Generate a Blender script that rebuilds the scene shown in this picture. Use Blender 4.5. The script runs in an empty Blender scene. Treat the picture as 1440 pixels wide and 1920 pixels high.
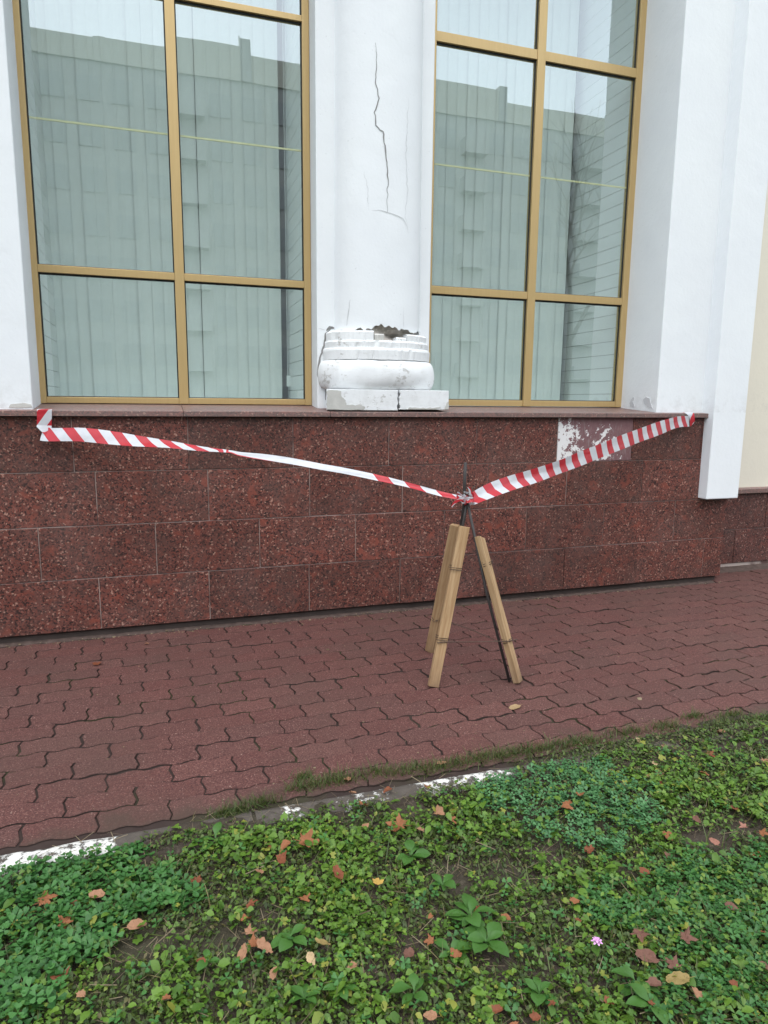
import bpy, bmesh, math, random
import numpy as np
from mathutils import Vector, Matrix, noise

random.seed(7)
rng = np.random.default_rng(11)
scene = bpy.context.scene
COL = scene.collection

# ---------------------------------------------------------------- camera
CAM = (-1.32527, -3.99444, 1.29213)
YAW, PITCH, ROLL, FOCAL = 0.31398, 0.16171, 0.00952, 1265.13   # radians, pixels of a 1440 wide frame
cd = bpy.data.cameras.new('camera')
cd.sensor_fit = 'HORIZONTAL'
cd.sensor_width = 36.0
cd.lens = FOCAL / 1440 * 36.0
cd.clip_start = 0.05
cd.clip_end = 1000.0
cam = bpy.data.objects.new('camera', cd)
COL.objects.link(cam)
fwd = Vector((math.sin(YAW) * math.cos(PITCH), math.cos(YAW) * math.cos(PITCH), -math.sin(PITCH)))
rt0 = Vector((math.cos(YAW), -math.sin(YAW), 0))
up0 = rt0.cross(fwd)
rt = rt0 * math.cos(ROLL) + up0 * math.sin(ROLL)
up = up0 * math.cos(ROLL) - rt0 * math.sin(ROLL)
cam.matrix_world = Matrix(((rt.x, up.x, -fwd.x, CAM[0]), (rt.y, up.y, -fwd.y, CAM[1]), (rt.z, up.z, -fwd.z, CAM[2]), (0, 0, 0, 1)))
scene.camera = cam

# ---------------------------------------------------------------- overcast sky and soft sun
SUN_EL, SUN_AZ = math.radians(64), math.radians(196)      # azimuth clockwise from +Y: behind the camera
world = bpy.data.worlds.new('World')
scene.world = world
world.use_nodes = True
wn = world.node_tree
wn.nodes.clear()
w_out = wn.nodes.new('ShaderNodeOutputWorld')
w_bg = wn.nodes.new('ShaderNodeBackground')
w_sky = wn.nodes.new('ShaderNodeTexSky')
w_sky.sky_type = 'NISHITA'
w_sky.sun_disc = False
w_sky.sun_elevation = SUN_EL
w_sky.sun_rotation = SUN_AZ
w_sky.air_density = 1.0
w_sky.dust_density = 4.0
w_sky.ozone_density = 1.0
w_hsv = wn.nodes.new('ShaderNodeHueSaturation')           # cloud cover: the blue is mostly washed out
w_hsv.inputs['Saturation'].default_value = 0.9
w_cloud = wn.nodes.new('ShaderNodeMix')                     # even cloud deck over the whole sky
w_cloud.data_type = 'RGBA'
w_cloud.inputs[0].default_value = 0.70
w_cloud.inputs[7].default_value = (5.1, 5.65, 6.0, 1)
w_bg.inputs['Strength'].default_value = 0.15
wn.links.new(w_sky.outputs['Color'], w_hsv.inputs['Color'])
wn.links.new(w_hsv.outputs['Color'], w_cloud.inputs[6])
wn.links.new(w_cloud.outputs[2], w_bg.inputs['Color'])
wn.links.new(w_bg.outputs['Background'], w_out.inputs['Surface'])

sl = bpy.data.lights.new('sun', 'SUN')
sl.energy = 0.5
sl.angle = math.radians(70)
sl.color = (0.93, 0.97, 1.0)
sun = bpy.data.objects.new('sun', sl)
COL.objects.link(sun)
sd = Vector((math.sin(SUN_AZ) * math.cos(SUN_EL), math.cos(SUN_AZ) * math.cos(SUN_EL), math.sin(SUN_EL)))
sun.rotation_euler = sd.to_track_quat('Z', 'Y').to_euler()

scene.view_settings.view_transform = 'Standard'
scene.view_settings.look = 'None'
scene.view_settings.exposure = 1.41
scene.view_settings.gamma = 1.0
scene.view_settings.use_curve_mapping = False
scene.cycles.max_bounces = 8
scene.cycles.transparent_max_bounces = 16
scene.cycles.caustics_reflective = False
scene.cycles.caustics_refractive = False

GZ = -0.04            # top of the paving
TAPE_LEFT = [[-1.9371,-0.051,1.1472,-1.9422,-0.0483,1.0747],[-1.8896,-0.0755,1.1411,-1.8944,-0.073,1.0715],[-1.7389,-0.1531,1.1451,-1.7431,-0.151,1.076],[-1.5903,-0.2297,1.1285,-1.5937,-0.228,1.0654],[-1.4467,-0.3037,1.104,-1.449,-0.3025,1.0549],[-1.3021,-0.3783,1.0852,-1.3035,-0.3775,1.05],[-1.1621,-0.4504,1.064,-1.1628,-0.45,1.0397],[-1.0212,-0.5231,1.0457,-1.0214,-0.5229,1.0363],[-0.9689,-0.55,1.0362,-0.9692,-0.5498,1.0202],[-0.8451,-0.6138,1.0259,-0.8456,-0.6136,0.9993],[-0.7229,-0.6768,1.0104,-0.7232,-0.6766,0.9813],[-0.6021,-0.739,0.9899,-0.6023,-0.739,0.9609],[-0.4827,-0.8006,0.9695,-0.4827,-0.8006,0.9433],[-0.3175,-0.8857,0.9326,-0.3173,-0.8858,0.9091],[-0.2009,-0.9458,0.9024,-0.2006,-0.946,0.8816],[-0.0855,-1.0053,0.8725,-0.085,-1.0056,0.8492],[0.0196,-1.0595,0.8504,0.0202,-1.0598,0.8297]]
TAPE_RIGHT = [[0.0722,-1.055,0.8532,0.0741,-1.0541,0.8087],[0.2043,-0.9932,0.8939,0.2074,-0.9917,0.8322],[0.3614,-0.9198,0.9221,0.3654,-0.9179,0.8556],[0.5297,-0.8411,0.9465,0.5349,-0.8386,0.872],[0.7101,-0.7568,0.9756,0.7163,-0.7539,0.8986],[0.9034,-0.6664,1.0131,0.911,-0.6628,0.9302],[1.1115,-0.5691,1.0534,1.1206,-0.5649,0.9675],[1.3364,-0.464,1.0969,1.347,-0.459,1.0079],[1.5806,-0.3498,1.1407,1.5925,-0.3443,1.0516],[1.8466,-0.2255,1.1848,1.86,-0.2192,1.0955],[2.0636,-0.1241,1.2113,2.0762,-0.1181,1.1339],[2.2357,-0.0436,1.2136,2.2489,-0.0374,1.1379]]
TAIL_LEFT = [[-1.955,-0.045,1.236],[-1.884,-0.045,1.236],[-1.96,-0.045,1.153],[-1.89,-0.045,1.15]]
TAIL_RIGHT = [[2.166,-0.045,1.247],[2.282,-0.045,1.251],[2.262,-0.045,1.131],[2.28,-0.045,1.221]]
LEAVES = [(-1.68,-2.197,-0.012,0.062,'m','orange',82,1682),(-1.66,-2.247,-0.012,0.03,'t','rust',92,1704),(-1.607,-2.224,-0.012,0.023,'t','rust',136,1684),(-1.551,-2.208,-0.012,0.043,'o','tan',180,1668),(-1.619,-2.291,-0.012,0.054,'m','orange',120,1720),(-1.743,-2.263,-0.012,0.022,'t','yellow',22,1726),(-1.443,-2.362,-0.012,0.046,'o','tan',256,1729),(-1.601,-2.483,-0.012,0.056,'m','rust',115,1830),(-1.554,-2.542,-0.012,0.021,'t','tan',151,1860),(-1.372,-2.609,-0.012,0.024,'t','orange',312,1867),(-1.657,-2.038,-0.012,0.018,'t','tan',116,1607),(-0.974,-2.176,-0.012,0.083,'m','orange',572,1578),(-1.033,-2.175,-0.012,0.044,'o','orange',535,1585),(-1.052,-2.229,-0.012,0.04,'t','rust',529,1609),(-1.076,-2.165,-0.012,0.019,'t','orange',507,1586),(-1.123,-2.257,-0.012,0.036,'o','tan',485,1630),(-1.296,-2.242,-0.012,0.038,'t','rust',365,1647),(-0.915,-2.337,-0.012,0.051,'o','rust',632,1637),(-1.022,-2.401,-0.012,0.043,'m','orange',570,1682),(-1.161,-2.382,-0.012,0.048,'m','rust',469,1694),(-1.178,-2.43,-0.012,0.027,'t','orange',461,1721),(-1.176,-2.474,-0.012,0.043,'m','tan',466,1745),(-1.17,-2.512,-0.012,0.052,'m','orange',474,1765),(-1.196,-2.531,-0.012,0.041,'o','tan',456,1781),(-1.145,-2.532,-0.012,0.047,'o','tan',496,1772),(-1.007,-2.554,-0.012,0.042,'o','olive',604,1760),(-1.042,-2.592,-0.012,0.033,'o','cream',584,1789),(-1.133,-2.604,-0.012,0.03,'o','tan',514,1814),(-1.294,-2.532,-0.012,0.033,'o','rust',377,1800),(-0.955,-2.641,-0.012,0.028,'o','tan',660,1802),(-0.816,-2.397,-0.012,0.035,'t','yellow',707,1650),(-0.673,-2.179,-0.012,0.087,'m','orange',750,1545),(-0.751,-2.039,-0.012,0.046,'m','orange',682,1506),(-0.769,-1.959,-0.03,0.029,'t','tan',660,1492),(-0.507,-1.985,-0.03,0.033,'t','orange',800,1476),(-0.648,-1.979,-0.03,0.033,'t','rust',727,1487),(-0.529,-2.153,-0.012,0.038,'t','tan',824,1521),(-0.509,-2.192,-0.012,0.048,'m','orange',844,1532),(-0.777,-2.147,-0.012,0.03,'o','tan',685,1545),(-0.621,-2.214,-0.012,0.027,'t','tan',787,1552),(-0.758,-1.859,-0.038,0.042,'o','tan',652,1466),(-0.398,-1.854,-0.038,0.04,'o','tan',827,1435),(-0.595,-2.57,-0.012,0.025,'t','orange',895,1700),(-0.532,-2.609,-0.012,0.028,'o','orange',949,1710),(-0.72,-2.551,-0.012,0.017,'t','orange',807,1710),(-0.745,-2.621,-0.012,0.037,'m','orange',809,1752),(-0.812,-2.644,-0.012,0.039,'o','brown',767,1777),(-0.702,-2.678,-0.012,0.031,'t','orange',856,1777),(-0.677,-2.845,-0.012,0.026,'t','rust',934,1880),(-0.555,-2.872,-0.012,0.026,'m','rust',1037,1872),(-0.607,-2.887,-0.012,0.023,'t','rust',1005,1895),(-0.827,-2.819,-0.012,0.032,'o','tan',807,1895),(-0.665,-2.895,-0.012,0.025,'t','orange',964,1914),(-0.33,-2.616,-0.012,0.026,'t','orange',1078,1682),(-0.165,-2.446,-0.012,0.032,'t','rust',1106,1586),(0.102,-2.459,-0.012,0.036,'t','orange',1250,1560),(0.29,-2.609,-0.012,0.044,'m','red',1414,1595),(-0.074,-2.579,-0.012,0.03,'t','rust',1210,1629),(-0.099,-2.683,-0.012,0.032,'o','orange',1244,1680),(-0.249,-2.775,-0.012,0.061,'m','brown',1199,1752),(-0.146,-2.817,-0.012,0.053,'m','brown',1285,1757),(-0.277,-2.836,-0.012,0.054,'o','brown',1212,1792),(-0.225,-2.873,-0.012,0.048,'m','brown',1266,1805),(-0.247,-2.907,-0.012,0.054,'o','olive',1271,1831),(-0.313,-2.903,-0.012,0.041,'o','brown',1225,1842),(-0.233,-2.949,-0.012,0.027,'t','tan',1306,1856),(-0.131,-2.955,-0.012,0.02,'t','rust',1377,1839),(-0.354,-2.938,-0.012,0.026,'t','rust',1216,1875),(-0.433,-2.905,-0.012,0.021,'t','rust',1142,1869),(0.064,-2.757,-0.012,0.04,'o','brown',1375,1691),(0.06,-2.861,-0.012,0.032,'o','rust',1434,1746),(-0.025,-2.939,-0.012,0.03,'o','brown',1433,1807),(0.04,-2.537,-0.012,0.022,'t','brown',1252,1597),(-0.361,-2.676,-0.012,0.022,'t','rust',1083,1717),(0.165,-2.097,-0.03,0.039,'o','tan',1145,1450),(-0.033,-2.201,-0.03,0.047,'o','orange',1088,1497),(0.285,-2.152,-0.03,0.042,'m','tan',1216,1455),(0.329,-2.147,-0.03,0.046,'o','brown',1233,1450),(0.489,-2.2,-0.03,0.039,'o','orange',1320,1451),(0.611,-2.096,-0.03,0.053,'m','rust',1330,1415),(0.784,-1.967,-0.03,0.044,'o','tan',1349,1374),(0.773,-2.194,-0.03,0.044,'m','tan',1432,1427),(0.416,-2.409,-0.012,0.039,'o','rust',1377,1510),(0.368,-2.499,-0.012,0.04,'m','pink',1397,1545),(0.399,-2.537,-0.012,0.043,'m','orange',1430,1555),(0.252,-2.423,-0.012,0.031,'o','brown',1307,1531),(0.219,-2.528,-0.012,0.039,'o','pink',1339,1572),(0.363,-2.089,-0.03,0.032,'t','cream',1227,1432),(0.42,-1.926,-0.03,0.03,'o','cream',1197,1389),(0.297,-2.21,-0.03,0.034,'t','rust',1242,1470),(-0.1,-2.229,-0.012,0.043,'m','orange',1065,1503),(-0.119,-2.258,-0.012,0.049,'o','orange',1065,1514),(0.1,-1.504,-0.038,0.061,'o','straw',965,1327),(-1.466,-0.208,-0.038,0.024,'t','tan',275,1207),(-1.697,-0.443,-0.038,0.049,'t','rust',183,1245),(0.486,-1.994,-0.03,0.025,'t','tan',1245,1400)]
CLOVER_A = [(-1.871,-2.032),(-1.741,-2.008),(-1.572,-1.976),(-1.481,-2.004),(-1.442,-2.165),(-1.331,-2.177),(-1.29,-2.299),(-1.401,-2.294),(-1.501,-2.34),(-1.51,-2.424),(-1.585,-2.488),(-1.656,-2.523),(-1.765,-2.503)]
CLOVER_B = [(-0.349,-1.995),(-0.209,-1.927),(-0.033,-1.893),(0.174,-2.005),(0.233,-2.173),(0.155,-2.376),(-0.034,-2.461),(-0.204,-2.434),(-0.291,-2.337),(-0.352,-2.205)]
CLOVER_C = [(-0.324,-2.577),(-0.093,-2.583),(0.138,-2.535),(0.444,-2.577),(-0.068,-3.075),(-0.299,-3.016),(-0.357,-2.916),(-0.161,-2.837),(-0.286,-2.68)]
BARE = [(-1.468,-2.421,0.059),(-1.4,-2.416,0.053),(-1.387,-2.55,0.032),(-0.591,-2.406,0.084),(-0.414,-2.426,0.078),(-0.293,-2.401,0.048),(-1.221,-2.445,0.067),(-1.293,-2.564,0.031),(-1.433,-2.074,0.028),(-1.121,-2.401,0.056),(-1.194,-1.96,0.068),(-0.955,-1.974,0.07),(-1.095,-1.976,0.078),(-0.604,-2.035,0.072),(-0.828,-2.044,0.052),(0.252,-2.477,0.092),(0.41,-2.469,0.069),(-0.605,-2.698,0.052),(-0.775,-2.593,0.054),(-0.093,-2.513,0.047),(-0.828,-2.4,0.037),(0.51,-1.982,0.063)]
LUSH = [(-0.976,-2.085,0.1),(-1.107,-2.072,0.082),(-0.855,-2.149,0.083),(-0.441,-2.192,0.12),(-0.592,-2.203,0.084),(-0.908,-2.417,0.101),(-0.875,-2.506,0.083),(-1.03,-2.631,0.113),(-1.161,-2.678,0.107),(-1.33,-2.611,0.084),(-1.629,-2.559,0.081),(0.441,-2.201,0.154),(0.562,-2.274,0.114),(0.478,-2.445,0.088),(-0.183,-2.485,0.078),(-0.931,-2.736,0.084),(-0.676,-2.283,0.064),(0.255,-2.282,0.091),(0.254,-2.62,0.094),(-1.446,-2.501,0.037),(-0.502,-2.795,0.063),(-0.488,-2.903,0.083),(-0.661,-2.806,0.061)]
PLANTAINS = [(-0.621,-2.579,9,0.075,880,1730),(-0.614,-2.664,8,0.07,912,1775),(-0.709,-2.66,6,0.06,845,1790),(-0.683,-2.304,6,0.06,770,1612),(-0.644,-2.454,6,0.055,830,1672),(-1.226,-2.054,5,0.06,405,1580),(-1.077,-2.511,7,0.06,545,1770),(-0.342,-2.879,7,0.065,1190,1855),(-1.278,-2.524,4,0.045,390,1815),(-0.565,-2.831,6,0.06,1010,1870),(-0.836,-2.739,5,0.06,775,1865),(-0.991,-2.683,7,0.05,640,1860),(-0.353,-2.947,6,0.06,1220,1905),(-1.078,-2.685,6,0.055,570,1880)]
FLOWER = (-0.384,-2.788,0.0)
TUFTS = [(0.967,-1.843,0.046),(0.799,-1.807,0.037),(-0.854,-1.841,0.064),(-0.775,-1.836,0.057),(-0.656,-1.836,0.058),(-0.539,-1.853,0.066),(-0.417,-1.864,0.067),(-0.284,-1.857,0.068),(-0.17,-1.852,0.069),(-0.06,-1.86,0.074),(0.085,-1.853,0.084),(0.226,-1.861,0.085),(-0.899,-1.784,0.027),(-0.941,-1.849,0.033),(-1.066,-1.893,0.043),(-1.156,-1.912,0.042),(-1.175,-1.937,0.045),(0.439,-1.847,0.066),(0.619,-1.854,0.067),(0.86,-1.893,0.068),(1.046,-1.908,0.069)]
# ---------------------------------------------------------------- helpers
def tag(o, label=None, cat=None, group=None, kind=None):
    if label: o['label'] = label
    if cat: o['category'] = cat
    if group: o['group'] = group
    if kind: o['kind'] = kind
    return o

def empty(name, loc=(0, 0, 0), parent=None):
    o = bpy.data.objects.new(name, None)
    COL.objects.link(o)
    o.location = loc
    o.empty_display_size = 0.1
    if parent: o.parent = parent
    return o

def link(name, me, mat=None, parent=None, loc=None):
    o = bpy.data.objects.new(name, me)
    COL.objects.link(o)
    if mat is not None and not me.materials:
        for m in (mat if isinstance(mat, (list, tuple)) else [mat]): me.materials.append(m)
    if parent: o.parent = parent
    if loc is not None: o.location = loc
    return o

def mesh(name, verts, faces, smooth=False):
    me = bpy.data.meshes.new(name)
    me.from_pydata([tuple(v) for v in verts], [], faces)
    me.update()
    if smooth: me.shade_smooth()
    return me

class MB:
    def __init__(self): self.v, self.f = [], []
    def add(self, vs, fs):
        b = len(self.v)
        self.v += [tuple(v) for v in vs]
        self.f += [tuple(b + i for i in f) for f in fs]
        return self
    def box(self, x0, x1, y0, y1, z0, z1):
        return self.add([(x0, y0, z0), (x1, y0, z0), (x1, y1, z0), (x0, y1, z0), (x0, y0, z1), (x1, y0, z1), (x1, y1, z1), (x0, y1, z1)],
                        [(0, 3, 2, 1), (4, 5, 6, 7), (0, 1, 5, 4), (1, 2, 6, 5), (2, 3, 7, 6), (3, 0, 4, 7)])
    def prism(self, plan, z0, z1):
        n = len(plan)
        vs = [(x, y, z0) for x, y in plan] + [(x, y, z1) for x, y in plan]
        fs = [tuple(range(n))[::-1], tuple(range(n, 2 * n))] + [(i, (i + 1) % n, n + (i + 1) % n, n + i) for i in range(n)]
        return self.add(vs, fs)
    def tube(self, pts, r, seg=7, cap=True):
        pts = [Vector(p) for p in pts]
        rs = r if isinstance(r, (list, tuple)) else [r] * len(pts)
        vs, fs = [], []
        prev = None
        for i, p in enumerate(pts):
            d = (pts[min(i + 1, len(pts) - 1)] - pts[max(i - 1, 0)]).normalized()
            a = Vector((0, 0, 1)) if abs(d.z) < 0.9 else Vector((1, 0, 0))
            if prev is None: x = d.cross(a).normalized()
            else: x = (prev - d * prev.dot(d)).normalized()
            prev = x
            y = d.cross(x)
            for k in range(seg):
                t = 2 * math.pi * k / seg
                vs.append(p + (x * math.cos(t) + y * math.sin(t)) * rs[i])
        for i in range(len(pts) - 1):
            for k in range(seg):
                fs.append((i * seg + k, i * seg + (k + 1) % seg, (i + 1) * seg + (k + 1) % seg, (i + 1) * seg + k))
        if cap:
            fs.append(tuple(range(seg))[::-1])
            fs.append(tuple((len(pts) - 1) * seg + k for k in range(seg)))
        return self.add(vs, fs)
    def build(self, name, mat=None, parent=None, smooth=False, bevel=0, loc=None):
        me = mesh(name, self.v, self.f, smooth)
        o = link(name, me, mat, parent, loc)
        if bevel:
            b = o.modifiers.new('bevel', 'BEVEL')
            b.width = bevel
            b.segments = 2
            b.limit_method = 'ANGLE'
        return o

# ---------------------------------------------------------------- node materials
class NT:
    def __init__(self, name, rough=0.6, color=(0.5, 0.5, 0.5), spec=0.5, metallic=0.0):
        self.m = bpy.data.materials.new(name)
        self.m.use_nodes = True
        self.t = self.m.node_tree
        self.b = self.t.nodes['Principled BSDF']
        self.out = self.t.nodes['Material Output']
        self.b.inputs['Base Color'].default_value = (*color, 1)
        self.b.inputs['Roughness'].default_value = rough
        self.b.inputs['Specular IOR Level'].default_value = spec
        self.b.inputs['Metallic'].default_value = metallic
    def n(self, typ, **kw):
        nd = self.t.nodes.new('ShaderNode' + typ)
        for k, v in kw.items():
            if k in nd.inputs.keys() if isinstance(k, str) else False: nd.inputs[k].default_value = v
            else: setattr(nd, k, v)
        return nd
    def l(self, a, b): self.t.links.new(a, b)
    def pos(self, rnd=0.0):
        g = self.n('NewGeometry')
        if not rnd: return g.outputs['Position']
        oi = self.n('ObjectInfo')
        mul = self.n('Math', operation='MULTIPLY'); mul.inputs[1].default_value = rnd
        self.l(oi.outputs['Random'], mul.inputs[0])
        add = self.n('VectorMath', operation='ADD')
        self.l(g.outputs['Position'], add.inputs[0]); self.l(mul.outputs[0], add.inputs[1])
        return add.outputs[0]
    def obj(self): return self.n('TexCoord').outputs['Object']
    def noise(self, vec, scale, detail=3, rough=0.55, dist=0.0):
        nd = self.n('TexNoise'); nd.inputs['Scale'].default_value = scale; nd.inputs['Detail'].default_value = detail
        nd.inputs['Roughness'].default_value = rough; nd.inputs['Distortion'].default_value = dist
        self.l(vec, nd.inputs['Vector'])
        return nd.outputs['Fac']
    def voro(self, vec, scale, out='Distance', feature='F1', rand=1.0):
        nd = self.n('TexVoronoi', feature=feature); nd.inputs['Scale'].default_value = scale
        nd.inputs['Randomness'].default_value = rand
        self.l(vec, nd.inputs['Vector'])
        return nd.outputs[out]
    def ramp(self, fac, stops, interp='LINEAR'):
        nd = self.n('ValToRGB'); cr = nd.color_ramp; cr.interpolation = interp
        while len(cr.elements) < len(stops): cr.elements.new(0.5)
        for e, (p, c) in zip(cr.elements, stops):
            e.position = p
            e.color = (*c, 1) if isinstance(c, (tuple, list)) else (c, c, c, 1)
        self.l(fac, nd.inputs['Fac'])
        return nd.outputs['Color']
    def mix(self, fac, a, b, mode='MIX'):
        nd = self.n('Mix', data_type='RGBA', blend_type=mode, clamp_factor=True)
        for sock, v in ((nd.inputs[0], fac), (nd.inputs[6], a), (nd.inputs[7], b)):
            if isinstance(v, (int, float)): sock.default_value = v
            elif isinstance(v, (tuple, list)): sock.default_value = (*v, 1)
            else: self.l(v, sock)
        return nd.outputs[2]
    def math(self, op, a, b=0.0, c=None):
        nd = self.n('Math', operation=op)
        for i, v in enumerate((a, b) if c is None else (a, b, c)):
            if isinstance(v, (int, float)): nd.inputs[i].default_value = v
            else: self.l(v, nd.inputs[i])
        return nd.outputs[0]
    def sep(self, vec):
        nd = self.n('SeparateXYZ'); self.l(vec, nd.inputs[0]); return nd.outputs
    def scale(self, vec, s):
        nd = self.n('Mapping'); nd.inputs['Scale'].default_value = s; self.l(vec, nd.inputs['Vector']); return nd.outputs[0]
    def rnd(self): return self.n('ObjectInfo').outputs['Random']
    def island(self): return self.n('NewGeometry').outputs['Random Per Island']
    def color(self, c): self.l(c, self.b.inputs['Base Color'])
    def rough(self, c): self.l(c, self.b.inputs['Roughness'])
    def bump(self, h, strength=0.3, dist=0.01):
        nd = self.n('Bump'); nd.inputs['Strength'].default_value = strength; nd.inputs['Distance'].default_value = dist
        self.l(h, nd.inputs['Height']); self.l(nd.outputs[0], self.b.inputs['Normal'])

def plain(name, color, rough=0.6, spec=0.4, metallic=0.0, var=0.12, scale=20, bump=0.0):
    k = NT(name, rough, color, spec, metallic)
    v = k.pos()
    f = k.noise(v, scale, 4)
    k.color(k.mix(f, tuple(c * (1 - var) for c in color), tuple(min(1, c * (1 + var)) for c in color)))
    if bump: k.bump(k.noise(v, scale * 4, 3), bump, 0.004)
    return k.m

def granite(name, tint=(1, 1, 1), dull=0.0):
    k = NT(name, 0.42, spec=0.3)
    v = k.pos(37.0)
    nv = k.n('TexNoise'); nv.inputs['Scale'].default_value = 45; k.l(v, nv.inputs['Vector'])
    ad = k.n('VectorMath', operation='MULTIPLY_ADD'); k.l(nv.outputs['Color'], ad.inputs[0]); ad.inputs[1].default_value = (0.012,) * 3; k.l(v, ad.inputs[2])
    vd = ad.outputs[0]
    c1 = k.sep(k.voro(vd, 125, 'Color'))
    grain = k.ramp(c1[0], [(0.0, (0.024, 0.015, 0.015)), (0.13, (0.058, 0.030, 0.028)), (0.28, (0.110, 0.048, 0.042)), (0.52, (0.140, 0.050, 0.040)),
                           (0.72, (0.110, 0.055, 0.050)), (0.86, (0.175, 0.085, 0.075)), (0.95, (0.30, 0.21, 0.18)), (1.0, (0.42, 0.34, 0.30))], 'CONSTANT')
    blot = k.noise(v, 7.0, 3, 0.6)
    red = k.ramp(k.noise(k.pos(11.0), 14.0, 2, 0.5, 0.6), [(0.60, 0.0), (0.68, 1.0)])
    grey = k.ramp(blot, [(0.46, 0.0), (0.66, 1.0)])
    dark = k.ramp(k.voro(vd, 55, 'Distance'), [(0.16, 1.0), (0.30, 0.0)])
    base = k.mix(k.math('MULTIPLY', red, 0.75), grain, (0.185, 0.058, 0.043))
    base = k.mix(k.math('MULTIPLY', grey, 0.75), base, k.mix(0.5, grain, (0.060, 0.048, 0.046)))
    base = k.mix(k.math('MULTIPLY', dark, 0.58), base, (0.028, 0.018, 0.018))
    speck = k.ramp(k.voro(k.scale(vd, (1, 1, 1.15)), 74, 'Distance'), [(0.10, 1.0), (0.17, 0.0)])
    sel = k.ramp(k.sep(k.voro(k.scale(vd, (1, 1, 1.15)), 74, 'Color'))[1], [(0.72, 0.0), (0.80, 1.0)])
    base = k.mix(k.math('MULTIPLY', k.math('MULTIPLY', speck, sel), 0.75), base, (0.36, 0.27, 0.23))
    r = k.rnd()
    base = k.mix(k.math('MULTIPLY', k.ramp(r, [(0.0, 0.6), (0.3, 0.08), (1.0, 0.0)]), 0.7), base, k.mix(0.6, base, (0.050, 0.045, 0.044)))
    val = k.math('MULTIPLY_ADD', r, 0.28, 1.0)
    h = k.n('HueSaturation'); k.l(base, h.inputs['Color']); k.l(val, h.inputs['Value']); h.inputs['Saturation'].default_value = 0.95
    dust = k.ramp(k.noise(k.pos(), 3.0, 4, 0.65), [(0.45, 0.0), (0.80, 0.22)])
    col = k.mix(dust, k.mix(1.0, h.outputs[0], tint, 'MULTIPLY'), (0.20, 0.15, 0.135))
    if dull: col = k.mix(dull, col, (0.33, 0.27, 0.25))
    k.color(col)
    k.rough(k.math('MULTIPLY_ADD', k.noise(k.pos(), 60, 2), 0.25, 0.34))
    return k.m

M = {}
M['granite'] = granite('red_granite', (1.0, 0.775, 0.685))
M['granite_dark'] = granite('dark_granite', (0.80, 0.68, 0.64))
M['granite_cap'] = granite('cap_granite', (1, 0.78, 0.70), 0.30)

# worn pink paint with white flakes on one granite tile
k = NT('worn_paint', 0.7)
v = k.pos()
s = k.sep(v)
nz = k.noise(v, 22, 6, 0.68)
edge = k.ramp(s[0], [(0.0, 0.0), (1.0, 1.0)])
lx = k.math('SUBTRACT', s[0], 1.2)                       # 0..0.6 along the tile
lz = k.math('SUBTRACT', s[2], 0.9)                       # 0..0.3 up
left = k.math('MULTIPLY', k.math('SUBTRACT', 0.26, lx), 0.75)
mid = k.math('SUBTRACT', 0.10, k.math('ABSOLUTE', k.math('SUBTRACT', lx, 0.36)))
white = k.math('ADD', nz, k.math('MAXIMUM', left, mid))
white = k.math('SUBTRACT', white, k.math('MULTIPLY', k.math('MAXIMUM', k.math('SUBTRACT', lz, 0.22), 0.0), 1.5))
wm = k.ramp(white, [(0.585, 0.0), (0.60, 1.0)])
pink = k.mix(k.noise(v, 30, 5, 0.7), (0.11, 0.055, 0.058), (0.25, 0.13, 0.135))
pink = k.mix(k.ramp(k.noise(k.scale(v, (3, 3, 0.6)), 25, 3), [(0.55, 0.0), (0.75, 0.5)]), pink, (0.33, 0.29, 0.28))
k.color(k.mix(wm, pink, (0.70, 0.69, 0.68)))
M['worn_tile'] = k.m

k = NT('grout', 0.9, spec=0.2)
k.color(k.mix(k.ramp(k.noise(k.pos(), 4.5, 4, 0.6), [(0.34, 0.0), (0.52, 1.0)]), (0.115, 0.068, 0.060), (0.42, 0.345, 0.31)))
M['grout'] = k.m
M['recess'] = plain('dark_recess', (0.060, 0.045, 0.040), 0.9, 0.2, var=0.4, scale=12)

def plaster(name, c, stain=(0.60, 0.61, 0.63), amount=0.07):
    k = NT(name, 0.85, c, 0.25)
    v = k.pos()
    a = k.noise(v, 1.6, 5, 0.6)
    b = k.noise(k.scale(v, (1, 1, 0.35)), 9, 5, 0.65)
    col = k.mix(k.ramp(a, [(0.35, 0.0), (0.75, 1.0)]), c, tuple(x * y for x, y in zip(c, (0.945, 0.945, 0.96))))
    col = k.mix(k.math('MULTIPLY', k.ramp(b, [(0.55, 0.0), (0.78, 1.0)]), amount), col, stain)
    z = k.sep(v)[2]
    low = k.ramp(z, [(0.0, 1.0), (1.0, 0.0)])
    foot = k.n('MapRange'); foot.inputs['From Min'].default_value = 1.42; foot.inputs['From Max'].default_value = 1.24
    k.l(z, foot.inputs['Value'])
    dirt = k.math('MULTIPLY', k.math('MULTIPLY', foot.outputs[0], k.math('GREATER_THAN', z, 1.2405)), k.ramp(k.noise(v, 14, 5, 0.7), [(0.48, 0.0), (0.75, 0.40)]))
    col = k.mix(dirt, col, (0.40, 0.385, 0.36))
    pits = k.ramp(k.noise(v, 70, 2, 0.5), [(0.24, 1.0), (0.29, 0.0)])
    col = k.mix(k.math('MULTIPLY', pits, 0.22), col, (0.30, 0.30, 0.30))
    k.color(col)
    hgt = k.math('ADD', k.math('MULTIPLY', k.noise(v, 6, 4, 0.6), 1.2), k.math('MULTIPLY', k.noise(v, 55, 3, 0.6), 0.25))
    k.bump(hgt, 0.28, 0.012)
    return k.m

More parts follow.
